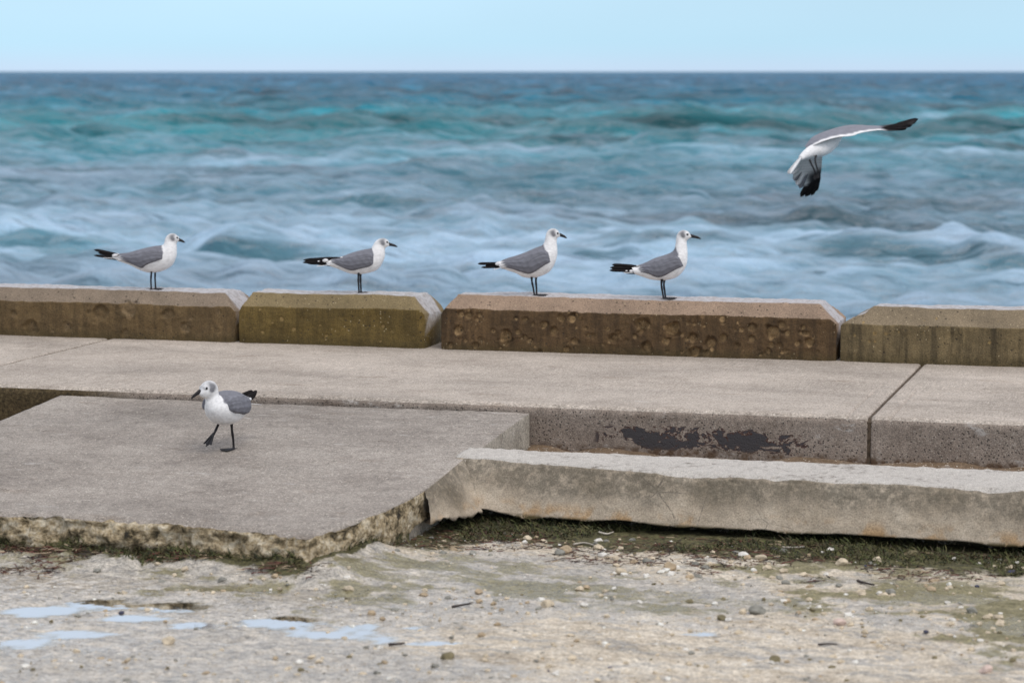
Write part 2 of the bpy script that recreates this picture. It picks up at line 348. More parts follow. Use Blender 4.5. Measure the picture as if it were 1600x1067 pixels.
block(-3.088, -1.437, .222, 'long concrete block covered with round pits and shells under two gulls', m_b3, c3, chl=(.06, .075), seed=37)
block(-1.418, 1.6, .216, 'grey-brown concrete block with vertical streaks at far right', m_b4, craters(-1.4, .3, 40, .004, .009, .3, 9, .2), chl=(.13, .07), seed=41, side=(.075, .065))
# ------------------------------------------------------------------ broken ramp slab
def rampz(y): return -.03+.062*(y-8.3)
FRX = [-4.3, -4.05, -3.4, -3.2, -3.0, -2.8, -2.585, -2.47, -2.41, -2.365, -2.318, -2.292, -2.276, -2.268]
FRY = [6.5, 6.52, 6.545, 6.56, 6.553, 6.55, 6.515, 6.475, 6.472, 6.58, 6.735, 6.86, 6.98, 7.10]
sx = np.unique(np.round(np.concatenate([np.arange(-4.05, -2.5, .009), np.arange(-2.5, -2.27, .0045), [-2.268]]), 4))
def slabprof(x):
    yf = np.interp(x, FRX, FRY)+.016*fbm(x*14, .5, 0, 4, 51)+.006*vn(x*70, 0, 0, 52)
    t = np.linspace(0, 1, 130)**.9
    y = 8.292+(yf-8.292)*t; top = np.stack([y, rampz(y)], -1)
    q = np.linspace(0, 1, 26)[1:]; z0 = rampz(yf); zb = -.30+.105*ss(-2.30, -2.27, x)
    fz = z0+(zb-z0)*q
    fy = yf+.0*q-.012*np.sin(q*math.pi*.9)+.045*ss(.45, 1, q)
    fr = np.stack([fy, fz], -1)
    return np.concatenate([top, fr, [[8.292, -.30]]])
def slabdisp(V):
    x, y, z = V.T.copy(); rz = rampz(y); top = z > rz-.001
    V[:, 2] += np.where(top, .003*fbm(x*3, y*3, 0, 4, 61)+.0014*fbm(x*25, y*25, 0, 2, 62), 0)
    yf = np.interp(x, FRX, FRY); ed = ss(.035, 0, y-yf)
    V[:, 2] -= np.where(top, ed*(.008+.008*vn(x*40, y*40, 0, 63)), 0)
    f = (~top) & (y < 8.2)
    V[:, 1] += np.where(f, .030*fbm(x*11, z*16, 0, 4, 64)+.009*fbm(x*50, z*50, 0, 2, 65), 0)
    V[:, 0] += np.where(f & (x > -2.45), .008*fbm(x*20, z*30, y*20, 3, 66), 0)
    return V
slab = loft('concrete_slab', sx, slabprof, [m_slab, m_broken, m_slabside], [0]*129+[1]*25+[2, ], None, slabdisp)
tag(slab, 'sloping grey concrete ramp slab with crumbling front edge under the walking gull', 'slab')
# ------------------------------------------------------------------ kerb
kx = np.unique(np.round(np.concatenate([np.arange(-2.305, -.2, .0065), np.arange(-.2, 2.0, .03)]), 4))
chipx = [(-1.52, .10, .035), (-1.24, .05, .022), (-.62, .09, .030), (-1.33, .16, .012)]
def kerbprof(x):
    chip = .004+.022*max(0, float(fbm(x*5.5, 0, 0, 5, 71, .62)))+sum(a*max(0, 1-abs(x-c+.02*float(vn(x*25, 0, 0, 70)))/w)**.8 for c, w, a in chipx)
    yF = float(np.interp(x, [-2.3, -1.95, -1.6, -.5, 2], [7.54, 7.455, 7.40, 7.36, 7.33])); yB = float(np.interp(x, [-2.3, -1.66, -.5, 2], [7.41, 7.345, 7.297, 7.26])); zt = -.066
    zb = -.222+.010*fbm(x*7, 0, 0, 4, 73)-.014*math.exp(-((x+2.02)/.05)**2)+.010*math.exp(-((x+2.18)/.06)**2)
    a = np.linspace(0, 1, 30)[:, None]; b = np.linspace(0, 1, 9)[1:, None]; c = np.linspace(0, 1, 34)[1:, None]
    P0 = np.array([7.695, zt]); P1 = np.array([yF+chip, zt-.002]); P2 = np.array([yF-.004, zt-.006-chip*.6]); P3 = np.array([yB, zb])
    top = P0+(P1-P0)*a; bev = P1+(P2-P1)*b; fr = P2+(P3-P2)*c
    und = np.array([[yB+.05, zb+.006], [yB+.12, zb-.006], [yB+.16, -.40], [7.695, -.40]])
    return np.concatenate([top, bev, fr, und])
def kerbdisp(V):
    x, y, z = V.T.copy()
    V[:, 2] += np.where(z > -.09, .003*fbm(x*8, y*12, 0, 4, 74)+.0025*fbm(x*45, y*45, 0, 2, 75), 0)
    V[:, 1] += np.where(z < -.085, .007*fbm(x*5, z*8, 0, 4, 76)+.003*fbm(x*40, z*40, 0, 3, 77), 0)
    return V
kerb = loft('concrete_kerb', kx, kerbprof, [m_kerbtop, m_kerbface], [0]*29+[0]*5+[1]*3+[1]*33+[1]*4, None, kerbdisp)
tag(kerb, 'low chipped concrete kerb with white worn top and mouldy face, undercut below', 'kerb')
def kerb_end():
    nu, nv = 44, 34; K, N_, B0, B1 = [np.array(q) for q in ((-2.272, 7.52, -.074), (-2.262, 7.085, -.107), (-2.17, 7.385, -.220), (-2.235, 7.05, -.190))]
    u = np.linspace(0, 1, nu)[:, None, None]; v = np.linspace(0, 1, nv)[None, :, None]
    P = (K+(N_-K)*u)*(1-v)+(B0+(B1-B0)*u)*v; P = P.reshape(-1, 3)
    f = np.minimum(1, np.minimum(v, 1-v*.6)*6)*np.ones((nu, nv, 1)); w = (.010*fbm(P[:, 0]*14, P[:, 1]*14, P[:, 2]*20, 4, 78)+.004*fbm(P[:, 0]*60, P[:, 1]*60, P[:, 2]*60, 2, 79))*f.reshape(-1)
    P += w[:, None]*np.array((.6, -.6, .5)); P = P.reshape(nu, nv, 3)
    eb = np.linspace(0, 1, nu); P[:, -1, 2] += .016*fbm(eb*9, 0, 0, 4, 80)-.006; P[:, -2, 2] += .007*fbm(eb*9, 0, 0, 4, 80)
    back = P[:, -1:]+np.array((-.10, .14, -.005)); back2 = back+np.array((0, .05, -.12)); P = np.concatenate([P, back, back2], 1)
    return mesh_obj('broken_end', P.reshape(-1, 3), gridfaces(nu, nv+2), m_kerbface, kerb)
kerb_end()
# ------------------------------------------------------------------ ground
GZ0 = -.258
PUD = [(160, 938, 75, 9), (275, 943, 62, 9), (215, 960, 60, 7), (300, 972, 50, 7), (440, 966, 70, 13), (560, 975, 45, 9), (600, 995, 100, 13), (120, 985, 60, 8), (1090, 985, 40, 6), (60, 950, 50, 8), (480, 985, 60, 8), (660, 975, 40, 6), (350, 1000, 60, 7), (30, 1000, 60, 9), (540, 930, 50, 5), (690, 1000, 45, 6), (420, 920, 40, 4)]
def terrain(X, Y):
    z = GZ0+.006*fbm(X*1.8, Y*3, 0, 4, 81)+.007*fbm(X*8, Y*13, 0, 5, 82, .6)+.0065*fbm(X*38, Y*42, 0, 4, 83, .6)
    z = z+.010*ss(6.75, 7.3, Y)*ss(-2.5, -2.2, X)*(.5+.5*fbm(X*6, Y*6, 0, 3, 84))
    z = z+.040*ss(6.30, 6.5, Y)*ss(-2.2, -2.4, X)*(.8+.5*fbm(X*7, Y*7, 0, 3, 85))+.026*np.exp(-((X+2.42)/.15)**2-((Y-6.46)/.10)**2)
    z = z+.040*np.exp(-((X+2.33)/.24)**2-((Y-6.68)/.20)**2)*(1+.25*fbm(X*12, Y*12, 0, 3, 86))
    z = z-.004*ss(-1.9, -3.0, X)*ss(6.7, 6.3, Y)
    for px, py, rx, ry in PUD:
        c = at(px, py, GZ0); sxm = rx*6.4/FPX; e = at(px, py-ry, GZ0)-c; sym = np.linalg.norm(e)
        u = (X-c[0])*RT[0]+(Y-c[1])*RT[1]; v = (X-c[0])*FH[0]+(Y-c[1])*FH[1]
        z = z-.013*np.exp(-((u/sxm)**2+(v/sym)**2)**1.5)
    return z
def groundmat():
    k = M('wet_ground'); n = k.noise(3.2, 6, .62, sc=(1, 1.9, 1)); n2 = k.noise(26, 6, .68, sc=(1, 1.6, 1)); g = k.noise(170, 4, .7)
    wet = k.attr('wet'); mo = k.attr('mossy'); ol = k.attr('olive')
    dry = k.ramp(k.ma('ADD', k.ma('MULTIPLY', n, .45), k.ma('MULTIPLY', n2, .55)), [(.33, (.22, .18, .135)), (.46, (.46, .39, .30)), (.60, (.63, .56, .46))])
    wc = k.ramp(n2, [(.3, (.18, .17, .155)), (.5, (.37, .335, .285)), (.72, (.58, .52, .44))])
    w2 = k.rng(k.ma('ADD', wet, k.ma('MULTIPLY', k.ma('SUBTRACT', n2, .5), 1.6)), .3, .75)
    c = k.mix(w2, dry, wc)
    pt = k.rng(k.noise(11, 6, .7, sc=(.7, 2.0, 1), dist=.5), .50, .60); c = k.mix(k.ma('MULTIPLY', pt, .65), c, k.mix(w2, (.25, .245, .235), (.56, .49, .40)))
    c = k.mix(k.rng(k.ma('ADD', ol, k.ma('MULTIPLY', k.ma('SUBTRACT', n2, .5), 1.4)), .35, .75), c, k.ramp(n2, [(.3, (.12, .105, .05)), (.7, (.27, .235, .135))]))
    gm = k.rng(k.ma('ADD', mo, k.ma('MULTIPLY', k.ma('SUBTRACT', n2, .5), 1.0)), .4, .7)
    c = k.mix(gm, c, k.ramp(k.noise(70, 5, .7), [(.3, (.018, .016, .006)), (.5, (.07, .062, .022)), (.7, (.14, .125, .05))]))
    c = k.mix(1, c, k.ramp(g, [(.3, .55), (.5, 1), (.7, 1.35)]), 'MULTIPLY')
    c = k.mix(1, c, k.ramp(k.noise(75, 5, .7, sc=(1, 1.5, 1)), [(.32, .62), (.5, 1), (.68, 1.25)]), 'MULTIPLY')
    dk = k.ma('MULTIPLY', k.ma('GREATER_THAN', k.vor(55, out='Color'), .93), k.rng(k.vor(55), .3, .18))
    c = k.mix(k.ma('MULTIPLY', dk, .8), c, (.05, .04, .035))
    rough = k.rng(k.ma('SUBTRACT', w2, gm), 0, 1, .85, .2)
    sh = k.attr('shore'); rough = k.ma('MULTIPLY', rough, k.rng(sh, 0, 1, 1, .35))
    return k.fin(c, rough, k.bump(k.ma('MULTIPLY', k.ma('ADD', k.ma('MULTIPLY', g, .35), n2), k.rng(sh, 0, 1, 1, .25)), .45, .008), .5)
m_ground = groundmat()
gx = np.concatenate([[-40, -20, -10, -6, -5], np.arange(-4.6, .6, .0075), [.8, 1.2, 2, 4, 10, 20, 40]])
gy = np.concatenate([[-30, -15, -6, -2, 1, 3, 4], np.arange(4.6, 7.46, .0085), [7.6, 7.9]])
X, Y = np.meshgrid(gx, gy, indexing='ij'); Z = terrain(X, Y)
wet = ss(.0, .5, .55*ss(-1.3, -2.6, X+(Y-6)*.4)+.5*fbm(X*1.3, Y*2.2, 0, 4, 91)+.10)*ss(6.85, 6.5, Y-.25*ss(-2.4, -2, X))
ye = np.interp(X, FRX, FRY); nm = .5*fbm(X*5, Y*7, 0, 4, 92)
m1 = ss(.16, .02, ye-Y+.08*nm)*ss(-2.2, -2.3, X); m2 = ss(6.86, 7.2, Y+.25*nm)*ss(-2.42, -2.25, X)
band = ss(5.95, 6.4, Y)*ss(7.05, 6.75, Y); wet = np.clip(wet+band*ss(-.05, .3, fbm(X*3.1, Y*6, 0, 5, 94, .6))*.9, 0, 1)
mossy = np.maximum(np.maximum(m1, m2), .8*np.exp(-((X+2.22)/.16)**2-((Y-6.98)/.16)**2))
olive = ss(.0, .5, fbm(X*2.3+4, Y*4, 0, 5, 93, .65))*ss(5.5, 6.1, Y)*.8+.55*band*ss(-.1, .35, fbm(X*2.7+9, Y*6, 0, 5, 95, .6))+.35*ss(6.45, 6.85, Y)*ss(-2.4, -1.6, X)
ground = mesh_obj('ground', np.stack([X, Y, Z], -1).reshape(-1, 3), gridfaces(len(gx), len(gy))[:, ::1], m_ground, attrs={'wet': wet.ravel(), 'mossy': mossy.ravel(), 'olive': olive.ravel(), 'shore': (ss(.011, .001, Z-(GZ0-.0095))*ss(6.5, 6.3, Y)).ravel()})
tag(ground, kind='structure')
# standing water in the hollows
LV = GZ0-.0095
k = M('puddle_water'); fr = k.n.new('ShaderNodeFresnel'); fr.inputs['IOR'].default_value = 1.36
gl = k.n.new('ShaderNodeBsdfGlossy'); gl.inputs['Roughness'].default_value = .03; tr = k.n.new('ShaderNodeBsdfTransparent'); tr.inputs[0].default_value = (.88, .9, .88, 1)
ms = k.n.new('ShaderNodeMixShader'); k.lk(fr.outputs[0], ms.inputs[0]); k.lk(tr.outputs[0], ms.inputs[1]); k.lk(gl.outputs[0], ms.inputs[2]); k.lk(ms.outputs[0], k.out.inputs[0])
bn = k.bump(k.noise(22, 2), .05, .004); k.lk(bn, gl.inputs['Normal'])
px_, py_ = np.arange(-4.2, .4, .014), np.arange(4.8, 6.46, .014)
PX, PY = np.meshgrid(px_, py_, indexing='ij'); dep = LV-terrain(PX, PY)
k.lk(k.ma('MULTIPLY', fr.outputs[0], k.rng(k.attr('depth'), 0, 1)), ms.inputs[0])
tc_ = k.mix(k.rng(k.attr('depth'), 0, 1), (1, 1, 1), (.84, .87, .86)); k.lk(tc_, tr.inputs[0])
o = mesh_obj('puddle', np.stack([PX, PY, PX*0+LV], -1).reshape(-1, 3), gridfaces(len(px_), len(py_)), k.m, attrs={'depth': np.clip(dep/.0065, 0, 1).ravel()}); tag(o, kind='structure')
# ------------------------------------------------------------------ sea
SEA = -1.6
def seamat():
    k = M('sea_water'); x, y, z = k.xyz()
    d = k.attr('dist'); foam_glint = k.attr('foam_glint')
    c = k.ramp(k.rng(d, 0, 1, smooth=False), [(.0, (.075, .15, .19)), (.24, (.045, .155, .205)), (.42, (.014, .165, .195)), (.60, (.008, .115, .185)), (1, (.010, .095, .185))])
    pn = k.noise(.16, 4, .6, sc=(.5, 1.4, 1))
    c = k.mix(1, c, k.ramp(pn, [(.35, .55), (.65, 1.4)]), 'MULTIPLY')
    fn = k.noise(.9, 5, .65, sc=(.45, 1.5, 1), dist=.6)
    f = k.rng(k.ma('ADD', foam_glint, k.ma('ADD', k.ma('MULTIPLY', k.ma('SUBTRACT', fn, .5), 1.7), k.ma('MULTIPLY', k.ma('SUBTRACT', k.noise(3.2, 4, .65, sc=(.4, 1.3, 1)), .5), 1.1))), .0, 1.3)
    c = k.mix(k.ma('MULTIPLY', f, .75), c, (.43, .57, .72))  # foam and painted sky reflection share this pale blue
    c = k.mix(1, c, k.ramp(k.noise(.03, 4, .65, sc=(.35, 1.6, 1)), [(.35, .62), (.65, 1.35)]), 'MULTIPLY')
    b1 = k.noise(1.6, 5, .65, sc=(.7, 1.3, 1)); b2 = k.noise(.35, 4, .6, sc=(.6, 1.5, 1))
    b3 = k.noise(.07, 4, .65, sc=(.5, 1.6, 1)); nrm = k.bump(b3, .8, 3.5, k.bump(b2, .9, .9, k.bump(b1, .8, .28)))
    df = k.n.new('ShaderNodeBsdfDiffuse'); k.lk(c, df.inputs[0]); k.lk(nrm, df.inputs['Normal'])
    gl = k.n.new('ShaderNodeBsdfGlossy'); k.lk(nrm, gl.inputs['Normal']); gl.inputs['Roughness'].default_value = .10
    fr = k.n.new('ShaderNodeFresnel'); fr.inputs['IOR'].default_value = 1.33; k.lk(nrm, fr.inputs['Normal'])
    cap = k.rng(d, 0, .8, .92, .66, False); fac = k.ma('MULTIPLY', k.ma('MULTIPLY', k.ma('POWER', fr.outputs[0], 1.15), cap), k.rng(f, 0, 1, 1.0, .55))
    ms = k.n.new('ShaderNodeMixShader'); k.lk(fac, ms.inputs[0]); k.lk(df.outputs[0], ms.inputs[1]); k.lk(gl.outputs[0], ms.inputs[2]); k.lk(ms.outputs[0], k.out.inputs[0])
    k.n.remove(k.b); return k.m
m_sea = seamat()
D = np.concatenate([np.geomspace(11.5, 22, 60)[:-1], np.geomspace(22, 1500, 980)[:-1], np.geomspace(1500, 40000, 30)])
A = np.radians(np.linspace(-26, 26, 520))
DD, AA = np.meshgrid(D, A, indexing='ij')
dirx = FH[0]*np.cos(AA)+RT[0]*np.sin(AA); diry = FH[1]*np.cos(AA)+RT[1]*np.sin(AA)
dd = DD/np.cos(AA)*1.0
X = dirx*dd; Y = diry*dd
U_ = X*RT[0]+Y*RT[1]; V_ = X*FH[0]+Y*FH[1]               # along-shore, off-shore
sp = DD*.0046
h = np.zeros_like(X); r2 = np.random.default_rng(3); dV = np.zeros_like(X)
for i in range(120):
    lam = math.exp(r2.uniform(math.log(.5), math.log(7))); th = r2.normal(0, .65)
    amp = .0160*lam**.48*r2.uniform(.5, 1.3); kk = 2*math.pi/lam; ph = r2.uniform(0, 6.28)
    fade = .45+.55*ss(1.2, 3, lam/sp)
    p = kk*(V_*math.cos(th)+U_*math.sin(th))+ph
    env = .55+.45*vn(U_/lam/3+i*7, V_/lam/2, 0, 200+i)
    h += amp*fade*env*np.sin(p); dV += -.8*amp*fade*env*np.cos(p)*math.cos(th)
grow = ss(38, 130, V_)
for i in range(60):
    lam = math.exp(r2.uniform(math.log(3.5), math.log(13))); th = r2.normal(0, .6); kk = 2*math.pi/lam; ph = r2.uniform(0, 6.28)
    amp = .056*(lam/7)**.6*grow*(.3+.7*ss(1.3, 3, lam/sp)); p = kk*(V_*math.cos(th)+U_*math.sin(th))+ph
    h += amp*np.sin(p); dV += -.9*amp*np.cos(p)*math.cos(th)
foam_glint = np.zeros_like(h)
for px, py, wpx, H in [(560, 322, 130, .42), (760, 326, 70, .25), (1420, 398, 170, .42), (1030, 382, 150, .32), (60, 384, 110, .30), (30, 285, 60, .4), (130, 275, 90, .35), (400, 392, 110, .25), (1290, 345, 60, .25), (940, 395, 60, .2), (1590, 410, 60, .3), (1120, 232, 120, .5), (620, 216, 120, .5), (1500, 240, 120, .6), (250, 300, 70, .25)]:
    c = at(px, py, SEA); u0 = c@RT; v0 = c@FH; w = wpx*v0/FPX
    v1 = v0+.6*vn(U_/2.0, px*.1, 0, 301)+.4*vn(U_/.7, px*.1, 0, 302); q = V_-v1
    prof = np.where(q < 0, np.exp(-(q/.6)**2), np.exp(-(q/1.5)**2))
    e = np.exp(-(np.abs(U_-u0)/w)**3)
    h += .52*H*prof*e; foam_glint += .22*e*np.exp(-((q-1.0)/1.2)**2)-.8*e*np.exp(-((q+.6)/.8)**2)
foam_glint += .60*ss(120, 34, V_)+.42*fbm(U_/7, V_/9, 0, 4, 310)+.05*ss(260, 60, V_)+.30*fbm(U_/14, V_/22, 0, 4, 311)*ss(40, 90, V_)  # offshore streaks paint whitecaps and sky-lit wave facets together
foam_glint += .25*ss(.05, .3, h)*ss(120, 40, V_)
fade = ss(14, 24, DD)*(1-ss(3000, 9000, DD))
P = np.stack([X+FH[0]*dV*fade, Y+FH[1]*dV*fade, SEA+h*fade], -1).reshape(-1, 3)
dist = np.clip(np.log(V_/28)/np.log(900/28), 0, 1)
fl = gridfaces(len(D), len(A))
V2 = np.array([(-3000, 10.3, SEA-.5), (3000, 10.3, SEA-.5), (3000, 4000, SEA-.5), (-3000, 4000, SEA-.5)])
n0 = len(P); P = np.concatenate([P, V2]); fl = np.concatenate([fl, [[n0, n0+1, n0+2, n0+3]]])
sea = mesh_obj('sea', P, fl, m_sea, attrs={'foam_glint': np.append(foam_glint.ravel(), [0.3]*4), 'dist': np.append(dist.ravel(), [.3]*4)})
tag(sea, kind='structure')

# ------------------------------------------------------------------ gulls
def cr(P, n):                                           # Catmull-Rom resampling of rows
    P = np.asarray(P, float); m = len(P); Q = np.concatenate([[2*P[0]-P[1]], P, [2*P[-1]-P[-2]]])
    t = np.linspace(0, m-1-1e-9, n); i = t.astype(int); f = (t-i)[:, None]
    a, b, c, d = Q[i], Q[i+1], Q[i+2], Q[i+3]
    return .5*((2*b)+(-a+c)*f+(2*a-5*b+4*c-d)*f**2+(-a+3*b-3*c+d)*f**3)
def plumage():
    k = M('plumage'); c = k.attr('Col', 'Color')
    n = k.noise(120, 4, .6, sc=(.4, 1, 1)); n2 = k.noise(35, 3)
    c = k.mix(1, c, k.ramp(n, [(.3, .84), (.7, 1.10)]), 'MULTIPLY'); c = k.mix(1, c, k.ramp(n2, [(.3, .92), (.7, 1.05)]), 'MULTIPLY')
    return k.fin(c, .75, k.bump(n, .35, .003), .25)
m_pl = plumage()
k = M('black_horn'); m_blk = k.fin(k.ramp(k.noise(60, 3), [(.3, (.010, .010, .012)), (.7, (.022, .019, .020))]), .5, None, .25)
k = M('black_feather'); m_bf = k.fin(k.ramp(k.noise(90, 3, sc=(.3, 1, 1)), [(.3, (.010, .009, .010)), (.7, (.022, .019, .019))]), .8, None, .08)
k = M('white_feather'); m_wf = k.fin(k.ramp(k.noise(80, 3), [(.3, (.66, .65, .66)), (.7, (.80, .79, .79))]), .75)
k = M('grey_feather'); m_gf = k.fin(k.ramp(k.noise(80, 3, sc=(.3, 1, 1)), [(.3, (.15, .15, .17)), (.7, (.22, .22, .245))]), .75)
k = M('eye_black'); m_eye = k.fin((.006, .005, .005), .12)
GREY = np.array((.175, .175, .20)); WHITE = np.array((.83, .815, .81)); DUSK = np.array((.13, .13, .145))
def tube(pts, rad, n=8, mat=None, name='leg', parent=None):
    pts = np.array(pts, float); V = []; rad = np.broadcast_to(rad, len(pts))
    for i, p in enumerate(pts):
        d = pts[min(i+1, len(pts)-1)]-pts[max(i-1, 0)]; d /= np.linalg.norm(d)+1e-9
        a = np.cross(d, (0, 1, 0.01)); a /= np.linalg.norm(a)+1e-9; b = np.cross(d, a)
        for q in range(n):
            t = 2*math.pi*q/n; V.append(p+rad[i]*(a*math.cos(t)+b*math.sin(t)))
    F_ = gridfaces(len(pts), n, True).tolist()+[list(range(n)), list(range((len(pts)-1)*n, len(pts)*n))[::-1]]
    return mesh_obj(name, V, F_, mat, parent)
def blade(name, base, tip, width, mat, parent, up=(0, 1, 0), thick=.0025, camber=0., n=14, blunt=.75):
    """one feather: a thin lens-shaped vane with rounded tip"""
    base, tip = np.array(base, float), np.array(tip, float); d = tip-base; L = np.linalg.norm(d); d /= L
    w = np.cross(np.array(up, float), d); w /= np.linalg.norm(w); u = np.cross(d, w); V = []
    for i in range(n):
        t = i/(n-1); hw = width*(.35+.65*min(1, t*3))*(1-max(0, (t-blunt)/(1-blunt))**2.2)**.5 if t < 1 else 0
        c = base+d*L*t+u*camber*math.sin(t*math.pi)
        V += [c+w*hw, c+u*thick*.5*(1-.7*t), c-w*hw, c-u*thick*.5*(1-.7*t)]
    return mesh_obj(name, V, gridfaces(n, 4, True).tolist()+[[0, 1, 2, 3]], mat, parent)
def foot(parent, p, rz, pitch=0., sc=1.):
    """webbed foot: three toes joined by webs, a small hind claw"""
    V = []; Fc = []; c, s_ = math.cos(rz), math.sin(rz); cp, sp_ = math.cos(pitch), math.sin(pitch)
    def T(x, y, z):
        x, z = x*cp+z*sp_, -x*sp_+z*cp
        return (p[0]+(x*c-y*s_)*sc, p[1]+(x*s_+y*c)*sc, p[2]+z*sc)
    toes = [(.040, -.020), (.048, 0), (.040, .020)]
    def addtube(a, b, ra, rb):
        o_ = len(V); a, b = np.array(a), np.array(b); d = b-a; l = np.array((-d[1], d[0], 0)); l = l/np.linalg.norm(l)
        for q, r in ((a, ra), (b, rb)):
            for dl, dz in ((1, 0), (.5, 1), (-.5, 1), (-1, 0)): V.append(T(*(q+l*r*dl+np.array((0, 0, r*1.3*dz)))))
        for j in range(4): Fc.append((o_+j, o_+(j+1) % 4, o_+4+(j+1) % 4, o_+4+j))
        Fc.append((o_+4, o_+5, o_+6, o_+7))
    for tx, ty in toes: addtube((-.003, 0, .001), (tx, ty, .0005), .0036, .0022)
    addtube((0, 0, .002), (-.012, .003, .002), .0025, .0012)
    for (ax, ay), (bx, by) in zip(toes[:-1], toes[1:]):
        o_ = len(V); mx, my = (ax+bx)/2*.88, (ay+by)/2
        for z in (.0006, .0030): V.extend([T(0, 0, z), T(ax*.97, ay*.97, z*.6), T(mx, my, z*.6), T(bx*.97, by*.97, z*.6)])
        Fc.extend([(o_+4, o_+5, o_+6), (o_+4, o_+6, o_+7), (o_, o_+2, o_+1), (o_, o_+3, o_+2), (o_+1, o_+2, o_+6, o_+5), (o_+2, o_+3, o_+7, o_+6)])
    return mesh_obj('foot', V, Fc, m_blk, parent, smooth=False)
def make_gull(label, loc, rz, pairs, bill, eye, wing, prim, white, legs, headyaw=0., neck_i=6, mantle=(1, 6.6), dusk=1.3, scale=1., tailtip=None, footrot=0., fat=1.):
    """pairs: (top x, top z, bottom x, bottom z) of the side outline from tail to face, metres, feet at the origin"""
    root = empty('gull', loc, rz); tag(root, label, 'gull', 'gulls on the sea front')
    P = np.array(pairs, float)*scale; m = len(P); N = 120; G = 60
    lat = np.interp(np.arange(m), [0, 1, 2, 3, m-9, m-6, m-4, m-1], [1.5, 1.05, .92, .88, .84, .80, .80, .75])
    lat = lat*np.interp(np.arange(m), [0, 3, neck_i, neck_i+3], [1, fat, fat, 1])
    Q = cr(np.concatenate([P, lat[:, None]], 1), N); u = np.linspace(0, m-1, N)
    piv = np.array((P[neck_i, 0]*.5+P[neck_i, 2]*.5, 0))
    def turn(v, uu):                                     # head turned on the neck
        a = headyaw*ss(neck_i-.5, neck_i+4, uu); x, y = v[..., 0]-piv[0], v[..., 1]
        r = np.array(v, float); r[..., 0] = piv[0]+x*np.cos(a)-y*np.sin(a); r[..., 1] = x*np.sin(a)+y*np.cos(a); return r
    ph = np.linspace(0, 2*math.pi, G, endpoint=False)
    T, B = Q[:, :2], Q[:, 2:4]; C_ = (T+B)/2; Hh = (T-B)/2; hl = np.linalg.norm(Hh, axis=1)
    cs, sn = np.cos(ph), np.sin(ph); flat = 1.0
    X_ = C_[:, None, 0]+Hh[:, None, 0]*cs; Z_ = C_[:, None, 1]+Hh[:, None, 1]*cs; Y_ = (hl*Q[:, 4])[:, None]*np.sign(sn)*np.abs(sn)**.92
    V0 = np.stack([X_, Y_, Z_], -1); UU = np.repeat(u[:, None], G, 1); CS = np.repeat(cs[None], N, 0)
    nz = .05*fbm(V0[..., 0]*60, V0[..., 1]*60, V0[..., 2]*60, 3, 5)
    mk = ss(.12, .28, CS+nz*2-.10*ss(mantle[1]-2.5, mantle[1], UU))*ss(mantle[0]-.5, mantle[0]+.1, UU)*ss(mantle[1]+.35, mantle[1]-.25, UU+nz*3)
    E_ = np.array((eye[0], eye[1]))*scale
    def dot(cx, cz, r): return np.exp(-(((V0[..., 0]-cx)/r)**2+((V0[..., 2]-cz)/r)**2))
    hs = scale
    dk = .95*dot(E_[0]-.016*hs, E_[1]-.006*hs, .0075*hs)+.55*dot(E_[0]-.025*hs, E_[1]+.004*hs, .012*hs)+.40*dot(E_[0]-.014*hs, E_[1]+.012*hs, .010*hs)+.45*dot(E_[0]+.004*hs, E_[1], .005*hs)
    dk = np.clip(dk*dusk, 0, .9)*(UU > neck_i+1.5)
    col = WHITE*(1-.10*ss(neck_i-2, neck_i+2, UU)[..., None]*np.clip(CS, 0, 1)[..., None])
    col = col*(1-mk[..., None])+GREY*mk[..., None]; col = col*(1-dk[..., None])+DUSK*dk[..., None]
    V = turn(V0, UU).reshape(-1, 3)
    Fc = gridfaces(N, G, True)[:, ::-1].tolist()+[list(range(G)), list(range((N-1)*G, N*G))[::-1]]
    body = mesh_obj('body', V, Fc, m_pl, root, attrs={'Col': col.reshape(-1, 3)})
    # bill: deep base, drooping tip
    b0, b1 = np.array(bill[0])*scale, np.array(bill[1])*scale; d = b1-b0; L = np.linalg.norm(d); d /= L; nn = np.array((-d[1], d[0])); BV = []
    for i in range(12):
        t = i/11; rr = (.0068*(1-t)**.55+.0008)*hs*(1.12 if .55 < t < .75 else 1); c = b0-d*.004+d*L*t*1.02-nn*.0045*hs*t**3
        for q in range(10):
            a = 2*math.pi*q/10; BV.append((c[0]+nn[0]*rr*math.cos(a), .62*rr*math.sin(a), c[1]+nn[1]*rr*math.cos(a)))
    BV = turn(np.array(BV), np.full(len(BV), float(m)))
    mesh_obj('bill', BV, gridfaces(12, 10, True)[:, ::-1].tolist()+[list(range(10)), list(range(110, 120))[::-1]], m_blk, root)
    # eyes with white crescents
    side = V0[..., 1].max(); near = (np.hypot(V0[..., 0]-E_[0], V0[..., 2]-E_[1])+(V0[..., 1] < 0)*9)
    ey = V0[..., 1].ravel()[np.argmin(near)]
    for sg in (1, -1):
        for nm, r, mt, off, dz in (('eyelid', .0058, m_wf, -.0022, -.0006), ('eye', .0046, m_eye, .0, .0004)):
            n_ = 10; ev = []
            for i in range(n_+1):
                a = math.pi*i/n_
                for q in range(12):
                    b = 2*math.pi*q/12; ev.append((E_[0]+r*hs*math.sin(a)*math.cos(b), sg*(ey+off*hs+r*hs*.6*math.cos(a)), E_[1]+dz*hs+r*hs*math.sin(a)*math.sin(b)))
            mesh_obj(nm, turn(np.array(ev), np.full(len(ev), float(m))), gridfaces(n_+1, 12, True), mt, root)
    # folded wings laid on the flanks
    S0 = V0[:, (sn > -.01)].reshape(-1, 3)
    up_, lo_ = cr(np.array(wing[0])*scale, 46), cr(np.array(wing[1])*scale, 46); nt = 22
    tt = np.linspace(0, 1, nt)
